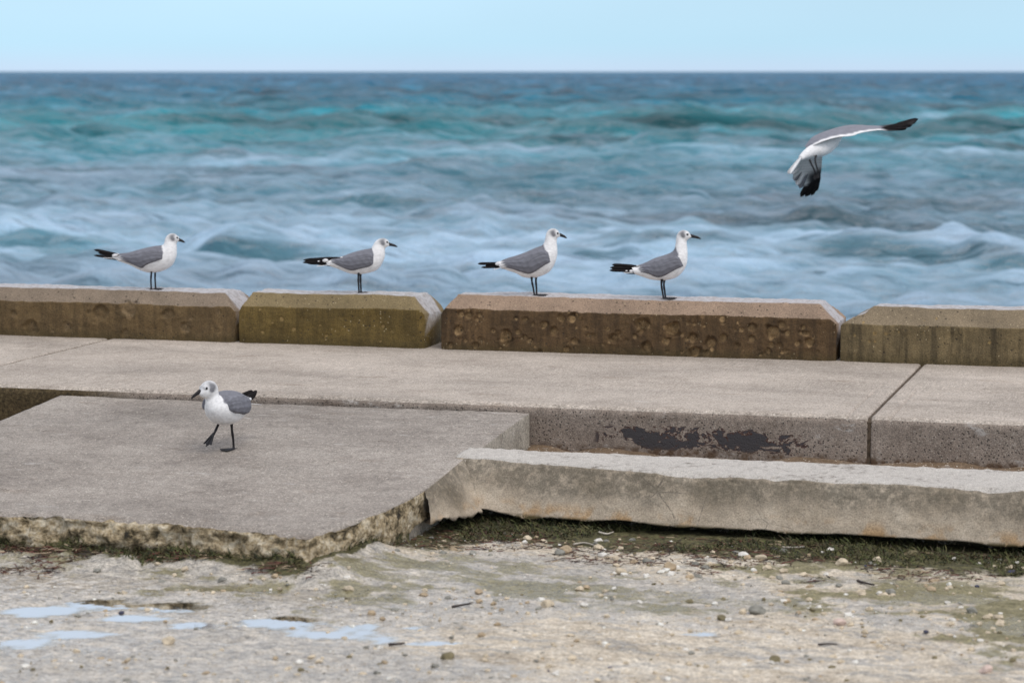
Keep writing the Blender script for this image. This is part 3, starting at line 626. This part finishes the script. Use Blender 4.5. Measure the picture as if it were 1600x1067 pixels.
    W2 = up_[:, None]+(lo_-up_)[:, None]*tt[None, :, None]; w2 = W2.reshape(-1, 2)
    dist2 = (w2[:, None, 0]-S0[None, :, 0])**2+(w2[:, None, 1]-S0[None, :, 2])**2
    nb = np.argsort(dist2, 1)[:, :4]; wy = np.take(S0[:, 1], nb).mean(1)
    gs, gt = np.meshgrid(np.linspace(0, 1, 46), tt, indexing='ij')
    edge = np.minimum(np.minimum(ss(0, .12, gs), ss(0, .10, gt)), ss(1, .84, gt))
    lay = .0016*np.abs(((gt*4+gs*1.2) % 1)-.5)
    wy = np.maximum(wy, .010*hs)+(edge*(.0085+.003*np.sin(gt*math.pi))+lay*edge-.004*(1-edge)).ravel()*hs
    wy *= 1-.25*ss(.75, 1, gs).ravel()
    gl_ = ((gt*4+gs*1.2) % 1).ravel()
    wc = GREY*((.80+.34*gl_)*(1-.35*np.exp(-((gt-.36+.10*gs)/.022)**2).ravel()*ss(0, .1, gs).ravel())*(1-.12*np.abs(np.sin(gs*26+gt*5)).ravel()**6))[:, None]; wh = ss(.90, .96, (gs+.04*np.sin(gt*22)).ravel())*white[1]
    wc = wc*(1-wh[:, None])+WHITE*wh[:, None]
    for sg in (1, -1):
        wv = np.stack([w2[:, 0], sg*wy, w2[:, 1]], -1); wf = gridfaces(46, nt)
        wg = mesh_obj('wing', wv, wf[:, ::-1] if sg < 0 else wf, m_pl, root, attrs={'Col': wc})
        for q, (a, b, w_) in enumerate(prim):
            y0 = (.017-.0022*q)*hs*sg; blade('primary_feather', (a[0]*scale, y0, a[1]*scale), (b[0]*scale, y0*.45+sg*.002*q, b[1]*scale), w_*scale, m_bf, wg, thick=.004)
        for q, (cx, cz, r) in enumerate(white[0]):
            blade('white_tip', ((cx+r)*scale, sg*.0215*hs, cz*scale), ((cx-r)*scale, sg*.0205*hs, (cz-.15*r)*scale), r*.62*scale, m_wf, wg, thick=.006, blunt=.4)
    # tail fan
    tl = np.array(tailtip)*scale; tb = (P[1, :2]+P[1, 2:4])/2
    tail = None
    for j in range(7):
        f = (j-3)/3; t_ = blade('tail_feather', (tb[0], f*.010*hs, tb[1]-.004), (tl[0]+abs(f)*.006, f*.026*hs, tl[1]), .010*hs, m_wf, root if tail is None else tail, up=(0, 0, 1), thick=.003)
    # legs
    for lg in legs:
        pts = np.array(lg['p'])*1.0; l_ = tube(cr(pts, 12), np.interp(np.linspace(0, 1, 12), [0, .25, .42, .5, .58, .95, 1], [.0062, .0042, .0040, .0052, .0038, .0036, .0045]), 8, m_blk, 'leg', root)
        foot(l_, pts[-1]-np.array((0, 0, .004 if lg.get('pitch', 0) == 0 else 0)), lg.get('rz', footrot), lg.get('pitch', 0.))
    return root
def zoomed(fx, fy, s):                                   # side-view tracing units -> metres from the feet
    return lambda x, y: ((x-fx)*s, (fy-y)*s)
def standing(px, py, ztop, yoff, fx, fy, zs, raw, bill, eye, up_, lo_, prim, white, tail, legx, label, dz=0., **kw):
    p = at(px, py, Y=YW+yoff); mpp = np.dot(p-CAM, FW)/FPX; s = mpp/zs*1.015; f = zoomed(fx, fy, s)
    pr = [(*f(a, b), *f(c, d)) for a, b, c, d in raw]
    pm = [(f(*a), f(*b), w*s) for a, b, w in prim]
    wt = ([(*f(a, b), r*s) for a, b, r in white[0]], white[1])
    lg = [{'p': [(f(a[0], 0)[0], sy*.020, f(0, a[1])[1]) if i == 0 else (f(a[0], 0)[0], sy*(.020 if i < 3 else .019), f(0, a[1])[1]) for i, a in enumerate(L)], 'rz': r} for L, sy, r in legx]
    for L in lg: L['p'][-1] = (*L['p'][-1][:2], .004)
    return make_gull(label, (p[0], p[1], ztop), YAW-.05, pr, (f(*bill[0]), f(*bill[1])), f(*eye), ([f(*q) for q in up_], [f(*q) for q in lo_]), pm, wt, lg, tailtip=f(*tail), **kw)
standing(239, 452, .204, .15, 945, 895, 8,
  [(430, 470, 430, 506), (540, 452, 545, 552), (640, 440, 660, 592), (740, 413, 760, 642), (850, 383, 850, 676), (960, 360, 950, 686), (1040, 350, 1080, 660), (1082, 340, 1190, 590), (1095, 315, 1240, 485), (1102, 288, 1248, 395), (1112, 258, 1246, 335), (1138, 224, 1252, 312), (1180, 203, 1264, 302), (1225, 207, 1276, 293), (1258, 234, 1284, 288)],
  ((1280, 283), (1364, 305)), (1258, 254),
  [(1120, 420), (1000, 372), (850, 400), (700, 440), (600, 462), (520, 470)], [(1112, 505), (1010, 548), (900, 590), (835, 636), (730, 595), (575, 545)],
  [((560, 480), (222, 404), 16), ((560, 492), (275, 442), 15), ((600, 520), (218, 474), 13), ((620, 535), (330, 500), 11)], ([(490, 470, 34), (552, 520, 26)], .5), (330, 500),
  [([(945, 640), (938, 700), (932, 780), (935, 880)], -1, -.1), ([(965, 640), (964, 700), (962, 770), (968, 880)], 1, 0.)],
  'gull with split black wing tips standing on the far left brown block')
standing(563, 452, .210, .15, 835, 900, 8,
  [(420, 490, 425, 552), (520, 462, 540, 590), (620, 440, 640, 630), (720, 402, 720, 655), (820, 372, 810, 663), (900, 355, 920, 650), (970, 342, 1040, 610), (985, 322, 1100, 540), (1000, 298, 1138, 450), (1015, 272, 1142, 375), (1040, 245, 1146, 342), (1080, 224, 1162, 328), (1130, 219, 1186, 316), (1172, 236, 1199, 308)],
  ((1197, 294), (1310, 314)), (1172, 266),
  [(1030, 440), (940, 372), (800, 400), (660, 440), (560, 455), (480, 470)], [(1020, 520), (960, 572), (850, 600), (738, 622), (620, 580), (500, 525)],
  [((600, 460), (128, 492), 18), ((560, 490), (122, 520), 17), ((600, 530), (180, 530), 16), ((640, 560), (300, 535), 15)], ([(412, 488, 36), (330, 499, 13), (612, 452, 16), (485, 512, 16)], .15), (290, 562),
  [([(825, 625), (818, 700), (820, 780), (825, 885)], -1, -.05), ([(835, 625), (832, 700), (834, 780), (838, 885)], 1, 0.)],
  'gull standing on the short olive-brown block')
standing(837, 458, .221, .13, 790, 965, 7.62,
  [(330, 585, 385, 636), (400, 548, 470, 672), (480, 517, 560, 702), (580, 488, 640, 745), (680, 450, 740, 757), (780, 405, 850, 735), (860, 375, 950, 682), (885, 345, 1012, 590), (898, 310, 1042, 485), (905, 275, 1042, 402), (912, 240, 1036, 332), (932, 204, 1041, 292), (972, 178, 1056, 279), (1020, 180, 1069, 271), (1052, 203, 1079, 263)],
  ((1076, 252), (1168, 280)), (1048, 232),
  [(960, 460), (860, 400), (740, 440), (600, 505), (470, 540), (340, 575)], [(985, 560), (900, 610), (740, 712), (620, 690), (520, 655), (430, 640)],
  [((420, 590), (108, 590), 15), ((420, 605), (200, 612), 15), ((440, 625), (148, 634), 12)], ([(352, 585, 34), (410, 622, 38)], .9), (285, 655),
  [([(745, 730), (748, 790), (762, 860), (778, 950)], -1, 0.), ([(795, 730), (790, 800), (796, 870), (800, 950)], 1, .05)],
  'tall gull with solid black tail end on the pitted block')
standing(1039, 463, .221, .13, 825, 940, 7.62,
  [(430, 562, 470, 648), (520, 540, 560, 680), (610, 505, 650, 710), (700, 462, 760, 722), (800, 430, 860, 715), (890, 395, 960, 682), (930, 355, 1030, 620), (942, 310, 1076, 530), (948, 270, 1086, 422), (952, 230, 1080, 332), (960, 190, 1074, 266), (986, 150, 1086, 243), (1035, 132, 1106, 229), (1085, 146, 1121, 219), (1108, 168, 1131, 213)],
  ((1128, 201), (1254, 224)), (1080, 181),
  [(1010, 450), (900, 410), (780, 440), (660, 490), (580, 525), (520, 560)], [(1062, 545), (960, 592), (800, 682), (725, 690), (640, 650), (545, 632)],
  [((520, 560), (200, 540), 17), ((520, 580), (178, 574), 17), ((560, 610), (170, 606), 16), ((640, 640), (350, 632), 13)], ([(516, 582, 42), (430, 606, 24), (373, 606, 13)], .2), (330, 632),
  [([(788, 700), (782, 770), (795, 850), (808, 925)], -1, 0.), ([(822, 700), (812, 775), (822, 850), (832, 925)], 1, .1)],
  'gull with long bill and white-spotted black tail end, rightmost on the pitted block')
# the gull that walks on the ramp, one foot lifted
p5 = at(357, 703, Z=-.0795); z5 = rampz(p5[1])+.002
mmx = lambda *a: tuple(v/1000 for v in a)
make_gull('gull walking across the sloping slab with one foot lifted', (p5[0], p5[1], z5), math.radians(261),
  [mmx(*q) for q in [(-120, 150, -120, 140), (-95, 162, -95, 120), (-70, 172, -66, 100), (-35, 184, -30, 86), (5, 190, 10, 80), (40, 189, 52, 87), (62, 186, 86, 107), (66, 183, 106, 132), (67, 185, 110, 155), (67, 195, 109, 168), (70, 211, 111, 174), (81, 226, 116, 177), (98, 231, 123, 180), (115, 225, 130, 185), (126, 209, 134, 190)]],
  (mmx(132, 198), mmx(168, 180)), mmx(117, 209),
  ([mmx(*q) for q in [(78, 165), (55, 184), (20, 184), (-25, 178), (-65, 166), (-105, 160)]], [mmx(*q) for q in [(72, 138), (48, 122), (20, 116), (-15, 108), (-50, 112), (-100, 140)]]),
  [(mmx(-70, 152), mmx(-172, 166), .009), (mmx(-75, 148), mmx(-164, 158), .008), (mmx(-80, 144), mmx(-150, 152), .007)], ([(*mmx(-103, 150), .010)], .5),
  [{'p': [(.012, .020, .098), (.010, .020, .066), (.003, .020, .035), (.0, .020, .004)], 'rz': -.5},
   {'p': [(.016, -.020, .098), (.034, -.020, .078), (.052, -.020, .060), (.057, -.020, .055)], 'rz': -.4, 'pitch': .9}],
  headyaw=-.5, tailtip=mmx(-176, 124), fat=1.2, dusk=1.6, scale=1.02)
# the gull in flight over the water, banking away
def flying():
    D_ = 11.6; s = D_/FPX/6.154; c0 = CAM+FW*0
    def pt(zx, zy, dep):                                  # tracing units of the side view at the bird's distance + depth
        px, py = 1200+zx/6.154, 160+zy/6.154
        r = FW+RT*(px-800)/FPX-UP*(py-533.5)/FPX
        return CAM+r*(D_/np.dot(r, FW))+FH*dep
    o0 = pt(480, 450, 0); root = empty('gull', o0); tag(root, 'gull in flight over the sea with one wing spread to the right', 'gull', 'gulls on the sea front')
    L = lambda *a: pt(*a)-o0
    raw = [(292, 512, 300, 560, -.06), (330, 468, 352, 546, -.04), (395, 418, 430, 535, -.02), (480, 378, 520, 522, .0), (560, 348, 602, 490, .03), (635, 325, 672, 430, .06), (690, 300, 715, 370, .085), (715, 282, 735, 345, .10), (745, 278, 765, 338, .115), (785, 284, 792, 330, .13), (800, 292, 806, 324, .135)]
    A_ = np.array([np.concatenate([L(a, b, d), L(c, e, d)]) for a, b, c, e, d in raw]); Q = cr(A_, 80); G = 44
    T, B = Q[:, :3], Q[:, 3:]; C_ = (T+B)/2; Hh = (T-B)/2; hl = np.linalg.norm(Hh, axis=1); ph = np.linspace(0, 2*math.pi, G, endpoint=False)
    ax = np.gradient(C_, axis=0); sd_ = np.cross(Hh, ax); sd_ /= np.linalg.norm(sd_, axis=1)[:, None]+1e-9
    V = C_[:, None]+Hh[:, None]*np.cos(ph)[None, :, None]+sd_[:, None]*(hl*1.0)[:, None, None]*np.sin(ph)[None, :, None]
    col = np.tile(WHITE, (80*G, 1))
    mesh_obj('body', V.reshape(-1, 3), gridfaces(80, G, True).tolist()+[list(range(G))[::-1], list(range(79*G, 80*G))], m_pl, root, attrs={'Col': col})
    tube([L(798, 306, .13), L(822, 314, .14), L(842, 324, .145)], [.0065, .005, .0015], 8, m_blk, 'bill', root)
    for sg in (-.026, .026): 
        q = L(770, 300, .12+sg); tube([q, q+np.array((.003, 0, 0))], [.004, .003], 8, m_eye, 'eye', root)
    def wing(LE, TE, colf, name='wing', th=.012):
        le, te = cr([L(*q) for q in LE], 60), cr([L(*q) for q in TE], 60); nt = 16; t = np.linspace(0, 1, nt)
        ch = te-le; al = np.gradient(le, axis=0); nr = np.cross(al, ch); nr /= np.linalg.norm(nr, axis=1)[:, None]+1e-9
        if nr[:, 2].mean() < 0: nr = -nr
        prof = np.sin(np.sqrt(t)*math.pi)*th; taper = np.linspace(1, .25, 60)
        up_ = le[:, None]+ch[:, None]*t[None, :, None]+nr[:, None]*(prof[None]*taper[:, None])[..., None]
        lo_ = le[:, None]+ch[:, None]*t[None, :, None]+nr[:, None]*(prof[None]*taper[:, None]*.35-.0015)[..., None]
        gs, gt = np.meshgrid(np.linspace(0, 1, 60), t, indexing='ij')
        cu = colf(gs, gt, True); cl = colf(gs, gt, False)
        Vv = np.concatenate([up_.reshape(-1, 3), lo_.reshape(-1, 3)]); Fq = gridfaces(60, nt)
        return mesh_obj(name, Vv, np.concatenate([Fq, Fq[:, ::-1]+60*nt]), m_pl, root, attrs={'Col': np.concatenate([cu.reshape(-1, 3), cl.reshape(-1, 3)])})
    BLK = np.array((.018, .016, .017))
    def colA(s_, t, upper):
        g = (GREY*1.25 if upper else WHITE*.8)*np.ones(s_.shape+(3,)); w = ss(.80, .88, t+.03*np.sin(s_*90))[..., None]
        g = g*(1-w)+WHITE*w; b = ss(.70, .78, s_+.05*t)[..., None]; return g*(1-b)+BLK*b
    wA = wing([(372, 440, .02), (450, 345, .06), (600, 285, .10), (740, 243, .12), (860, 228, .12), (1000, 235, .11), (1130, 232, .10), (1330, 196, .07), (1440, 170, .05)],
              [(380, 448, -.02), (480, 385, -.05), (640, 334, -.06), (790, 318, -.06), (880, 290, -.05), (1045, 266, -.04), (1180, 274, -.01), (1320, 255, .02), (1440, 185, .05)], colA)
    for a, b, w in [((1100, 252, .03), (1400, 222, .03), .010), ((1130, 250, .05), (1445, 190, .05), .010), ((1180, 245, .07), (1470, 163, .07), .010), ((1120, 262, .01), (1340, 252, .01), .009)]:
        blade('primary_feather', L(*a), L(*b), w, m_bf, wA, up=FH, thick=.003)
    def colB(s_, t, upper):
        g = WHITE*.80*np.ones(s_.shape+(3,)); fe = (.80+.2*np.abs(np.sin(s_*34+t*3)))[..., None]; g = g*fe
        b = (ss(.42, .72, s_+.25*(1-t)-.12)*ss(.70, .35, t)+ss(.86, .95, s_)*.6)[..., None]; return g*(1-np.clip(b, 0, 1))+BLK*np.clip(b, 0, 1)
    wB = wing([(535, 505, .05), (548, 580, .12), (558, 660, .18), (560, 745, .24), (552, 810, .28)],
              [(330, 535, .03), (268, 620, .08), (270, 700, .13), (310, 790, .18), (370, 835, .22)], colB, th=.010)
    for a, b, w, mt in [((545, 700, .22), (492, 928, .30), .013, m_bf), ((535, 690, .215), (450, 935, .30), .013, m_bf), ((520, 690, .21), (432, 940, .295), .012, m_bf), ((500, 690, .205), (383, 942, .29), .013, m_bf), ((552, 680, .225), (530, 890, .30), .013, m_bf), ((470, 690, .2), (402, 828, .24), .012, m_bf),
                        ((420, 640, .16), (352, 848, .20), .014, m_gf), ((400, 630, .15), (318, 815, .18), .014, m_wf), ((370, 600, .13), (288, 770, .16), .014, m_gf), ((350, 590, .1), (262, 700, .12), .014, m_wf)]:
        blade('primary_feather' if mt is m_bf else 'secondary_feather', L(*a), L(*b), w, mt, wB, up=FH, thick=.003)
    for j in range(6):
        f = j/5-.5; blade('tail_feather', L(310, 520, f*.03-.05), L(172+18*abs(f), 682-14*abs(f), f*.13-.08), .011, m_wf, root, up=(.8, .2, .55), thick=.002)
    for pts in ([(455, 505, -.03), (440, 555, -.055), (452, 610, -.06), (466, 655, -.06)], [(392, 555, -.04), (400, 585, -.06), (425, 635, -.06), (440, 670, -.055)]):
        q = cr([L(*p) for p in pts], 10); lg = tube(q, np.interp(np.linspace(0, 1, 10), [0, .3, 1], [.0055, .0045, .0032]), 8, m_blk, 'leg', root)
        e = q[-1]
        for k_, (dx, dy) in enumerate([(-14, 60), (-2, 72), (8, 62)]):
            t2 = e+(L(480+dx, 450+dy, -.0)-L(480, 450, 0)); tube([e, (e+t2)/2, t2], [.0034, .0028, .0014], 6, m_blk, 'toe', lg)
flying()
def sss(a, b, x):
    t = min(1., max(0., (x-a)/(b-a))); return t*t*(3-2*t)
VT = np.random.default_rng(99).uniform(-1, 1, (64, 64)).tolist()
def vs(x, y, seed):
    x += seed*7.3; ix, iy = math.floor(x), math.floor(y); fx, fy = x-ix, y-iy; fx, fy = fx*fx*(3-2*fx), fy*fy*(3-2*fy)
    g = lambda i, j: VT[i % 64][j % 64]
    return (g(ix, iy)*(1-fx)+g(ix+1, iy)*fx)*(1-fy)+(g(ix, iy+1)*(1-fx)+g(ix+1, iy+1)*fx)*fy
# ------------------------------------------------------------------ stones, twigs, weed, moss
def stonemat(name, c):
    k = M(name); n = k.noise(40, 5, .65); return k.fin(k.ramp(n, [(.3, tuple(v*.6 for v in c)), (.5, c), (.7, tuple(min(.8, v*1.3) for v in c))]), .85, k.bump(n, .5, .006))
SM = {'cream': stonemat('stone_cream', (.52, .43, .31)), 'white': stonemat('stone_white', (.66, .62, .56)), 'tan': stonemat('stone_tan', (.37, .28, .18)), 'grey': stonemat('stone_grey', (.22, .21, .18)), 'olive': stonemat('stone_olive', (.17, .14, .075)), 'blue': stonemat('stone_blue', (.05, .05, .085)), 'pink': stonemat('stone_pink', (.55, .42, .36))}
def ico(r, seed, sq=(1, .8, .62)):
    import bmesh
    b = bmesh.new(); bmesh.ops.create_icosphere(b, subdivisions=3, radius=1); V = np.array([v.co[:] for v in b.verts]); Fq = [[v.index for v in f.verts] for f in b.faces]; b.free()
    R_ = np.random.default_rng(seed)
    for _ in range(7):                                    # planar facets like broken limestone
        d = R_.normal(size=3); d /= np.linalg.norm(d); lim = R_.uniform(.55, .85); q = V@d; V = V-np.outer(np.maximum(0, q-lim)*.85, d)
    V *= (1+.10*fbm(V[:, 0]*1.6, V[:, 1]*1.6, V[:, 2]*1.6+seed, 3, seed))[:, None]
    return V*np.array(sq)*r, Fq
STONES = [(263, 1005, 27, 'cream', 'cream angular stone alone on the wet ground at lower left'), (698, 1031, 26, 'olive', 'olive-brown stone at the bottom centre'),
 (856, 947, 24, 'cream', 'cream stone with flat top in the middle of the olive patch'), (845, 940, 13, 'white', 'small white stone touching the flat cream one'), (912, 945, 15, 'white', 'bright white pebble right of the flat cream stone'),
 (884, 861, 24, 'tan', 'tan angular stone among red-brown weed below the kerb'), (936, 856, 18, 'cream', 'yellowish cream stone beside a white twig'), (971, 894, 22, 'cream', 'round cream stone on the pale gravel'), (963, 884, 13, 'cream', 'small cream pebble leaning on the round cream stone'),
 (1045, 890, 26, 'tan', 'flat brownish stone below the middle of the kerb'), (1041, 894, 14, 'white', 'pale pebble lying before the flat brownish stone'), (1161, 871, 18, 'white', 'clean white pebble at the moss edge'), (1189, 878, 22, 'cream', 'pale cream stone just right of the clean white pebble'), (1178, 893, 13, 'white', 'white pebble below the pale cream stone'),
 (1314, 886, 24, 'cream', 'cream double-lobed stone on the mossy ground at right'), (1291, 897, 11, 'white', 'small white pebble left of the double-lobed stone'), (1207, 902, 12, 'cream', 'small cream pebble at the dark mottled patch'), (1117, 941, 12, 'white', 'small white pebble left of the grey stone'),
 (1183, 958, 28, 'grey', 'grey stone, the largest in the right half'), (1126, 969, 20, 'olive', 'flat olive stone left of the large grey one'), (1312, 975, 22, 'pink', 'pale pinkish stone in the lower right'), (1329, 977, 13, 'cream', 'cream pebble beside the pale pinkish stone'), (1154, 987, 17, 'cream', 'oval cream pebble below the grey stone'),
 (1211, 1031, 22, 'olive', 'dark olive stone near the bottom at right'), (1540, 1048, 26, 'pink', 'rounded pinkish white stone in the bottom right corner'), (1518, 958, 22, 'grey', 'grey stone near the right edge'), (1447, 990, 11, 'blue', 'tiny dark blue pebble at lower right'),
 (771, 943, 13, 'tan', 'round tan pebble, right one of a pair near the centre'), (748, 940, 14, 'tan', 'round tan pebble, left one of a pair near the centre'), (752, 993, 14, 'tan', 'tan pebble below the pair of tan pebbles'), (777, 976, 13, 'tan', 'tan pebble right of and above the lone one'), (1000, 941, 12, 'white', 'white pebble at the right end of the olive patch'),
 (1427, 870, 20, 'olive', 'mossy stone wedged under the right part of the kerb'), (875, 868, 18, 'grey', 'grey pebble left of the tan angular stone'), (580, 958, 16, 'tan', 'tan stone at the puddle edge'), (1010, 880, 16, 'grey', 'grey pebble in the weed below the kerb')]
for i, (px, py, w, cn, lab) in enumerate(STONES):
    p = at(px, py, GZ0); r = w*.5*np.dot(p-CAM, FW)/FPX; V, Fq = ico(r, 100+i)
    zt = float(terrain(np.array([p[0]]), np.array([p[1]]))[0]); o = mesh_obj('stone', V, Fq, SM[cn], None, smooth=False)
    o.location = (p[0], p[1], max(zt, LV)+r*.28); o.rotation_euler = (0, 0, random.random()*6); tag(o, lab, 'stone', 'stones on the ground')
# gravel and crumbs
def scatter_gravel():
    V = []; Fq = []; mi = []; R_ = np.random.default_rng(4)
    base, bf = None, None
    t = (1+5**.5)/2; base = np.array([(-1, t, 0), (1, t, 0), (-1, -t, 0), (1, -t, 0), (0, -1, t), (0, 1, t), (0, -1, -t), (0, 1, -t), (t, 0, -1), (t, 0, 1), (-t, 0, -1), (-t, 0, 1)])/1.9
    bf = [(0, 11, 5), (0, 5, 1), (0, 1, 7), (0, 7, 10), (0, 10, 11), (1, 5, 9), (5, 11, 4), (11, 10, 2), (10, 7, 6), (7, 1, 8), (3, 9, 4), (3, 4, 2), (3, 2, 6), (3, 6, 8), (3, 8, 9), (4, 9, 5), (2, 4, 11), (6, 2, 10), (8, 6, 7), (9, 8, 1)]
    n = 11000; xs = R_.uniform(-4.2, .4, n); ys = R_.uniform(4.9, 7.25, n); dens = fbm(xs*2.2, ys*3.5, 0, 3, 44)
    keep = (R_.random(n) < np.clip(.30+dens*1.3+.30*ss(-2.3, -1.2, xs), .03, 1)) & ~((xs < -2.3) & (ys > 6.45)); xs, ys = xs[keep], ys[keep]
    zs = terrain(xs, ys)
    for x, y, z in zip(xs, ys, zs):
        r = (.0018+.0100*R_.random()**4.5)*(1+.4*(y > 6.3)); o_ = len(V); b = base*(1+.25*R_.normal(size=(12, 1)).clip(-1, 1))*r*np.array((1, .85, .6)); a = R_.random()*6.3; c, s_ = math.cos(a), math.sin(a)
        for q in b: V.append((x+q[0]*c-q[1]*s_, y+q[0]*s_+q[1]*c, z+r*.10+q[2]))
        Fq += [(a_+o_, b_+o_, c_+o_) for a_, b_, c_ in bf]; mi += [int(R_.choice(6, p=[.44, .2, .11, .17, .07, .01]))]*20
    o = mesh_obj('gravel', V, Fq, [SM[q] for q in ('cream', 'white', 'tan', 'grey', 'olive', 'blue')], None, mi, smooth=False)
    tag(o, 'small pale gravel and crumbs strewn over the ground', 'gravel', kind='stuff')
scatter_gravel()
def strands(name, label, cat, pts, mats, lmin, lmax, w, up, seed, curl=1.0):
    R_ = np.random.default_rng(seed); V = []; Fq = []; mi = []; pts = np.array(pts); pts = np.column_stack([pts, terrain(pts[:, 0], pts[:, 1])])
    for x, y, z in pts:
        L_ = R_.uniform(lmin, lmax); a = R_.uniform(0, 6.28) if up < .5 else R_.uniform(0, 6.28); el = R_.uniform(.2, 1.3) if up > .5 else R_.uniform(-.05, .35); n = 5; p = np.array((x, y, z)); m_ = int(R_.integers(len(mats))); ww = w*R_.uniform(.6, 1.5); o_ = len(V)
        for i in range(n):
            sd2 = np.array((-math.sin(a), math.cos(a), 0))*ww*(1-.75*i/(n-1)); V += [p+sd2, p-sd2+np.array((0, 0, ww*.8))]
            p = p+np.array((math.cos(a)*math.cos(el), math.sin(a)*math.cos(el), math.sin(el)))*L_/(n-1); a += R_.normal(0, .45*curl); el = el*.8+R_.normal(0, .12) if up > .5 else el*.3-.02
        for i in range(n-1): q = o_+2*i; Fq.append((q, q+1, q+3, q+2)); mi.append(m_)
    o = mesh_obj(name, V, Fq, mats, None, mi, smooth=False); return tag(o, label, cat, kind='stuff')
def flat(name, c): k = M(name); return k.fin(k.ramp(k.noise(30, 3), [(.3, tuple(v*.6 for v in c)), (.7, tuple(v*1.3 for v in c))]), .85)
mm = [flat('moss_dark', (.030, .036, .012)), flat('moss_green', (.075, .085, .024)), flat('moss_olive', (.11, .10, .035)), flat('moss_brown', (.05, .036, .016))]
R_ = np.random.default_rng(12); pts = []
for _ in range(15000):                                     # below the kerb
    x = R_.uniform(-2.32, .3); y = 7.43-.42*R_.random()**1.7; 
    if vs(x*5, y*9, 15) > -.45+1.3*sss(7.25, 6.98, y)+.25*sss(-1.5, -2.1, x): pts.append((x, y))
for _ in range(8000):                                     # along the broken slab edge
    x = R_.uniform(-4.2, -2.30); y = float(np.interp(x, FRX, FRY))+.03-.15*R_.random()**1.8
    if vs(x*6, y*9, 16) > -.3+.9*sss(.05, .14, float(np.interp(x, FRX, FRY))+.03-y): pts.append((x, y))
strands('moss', 'dark green moss and algae growing along the foot of kerb and slab', 'moss', pts, mm, .010, .034, .0016, 1, 3)
sw_ = [flat('weed_red', (.10, .032, .022)), flat('weed_brown', (.085, .048, .026)), flat('weed_straw', (.33, .25, .16)), flat('weed_dark', (.03, .018, .014))]
pts = []
for _ in range(7500):
    x = R_.uniform(-3.9, .3)
    if x < -2.36: y = float(np.interp(x, FRX, FRY))-.02-.22*R_.random()**1.5; th = .12
    else: y = 7.30-.5*R_.random()**1.2; th = .0-.45*sss(-2.45, -2.3, x)*sss(-1.1, -1.6, x)+.45*sss(7.0, 6.85, y)
    if vs(x*7, y*12, 31) > th: pts.append((x, y))
strands('seaweed', 'strands of red-brown dried seaweed washed up below kerb and slab', 'seaweed', pts, [sw_[0], sw_[0], sw_[1], sw_[3], sw_[1], sw_[2]], .015, .055, .0017, 0, 5)
def twig(pp, r, mat, label):
    q = [at(x, y, GZ0) for x, y in pp]; q = [(a[0], a[1], float(terrain(np.array([a[0]]), np.array([a[1]]))[0])+.006) for a in q]
    o = tube(cr(q, 14), np.linspace(r, r*.6, 14), 7, mat, 'twig'); tag(o, label, 'twig', 'twigs on the ground')
m_tw = flat('twig_pale', (.45, .40, .34)); m_td = flat('twig_dark', (.035, .025, .022))
twig([(1220, 859), (1240, 861), (1257, 862)], .0035, m_tw, 'pale straight twig on the moss right of the clean white pebble')
twig([(936, 838), (948, 840), (958, 837)], .003, m_tw, 'small curved white twig just under the kerb')
twig([(896, 853), (915, 851), (940, 857)], .003, m_tw, 'pale twig lying beside the yellowish cream stone')
twig([(1340, 913), (1352, 917), (1366, 919)], .004, m_td, 'short dark leaf-like twig right of centre')
twig([(706, 949), (720, 948), (735, 945)], .004, m_td, 'dark twig near the centre of the ground')
twig([(608, 1009), (620, 1010), (632, 1008)], .004, m_td, 'small dark twig at the edge of the blue puddle')
twig([(1278, 1010), (1292, 1010), (1308, 1009)], .003, m_td, 'thin black twig at lower right')
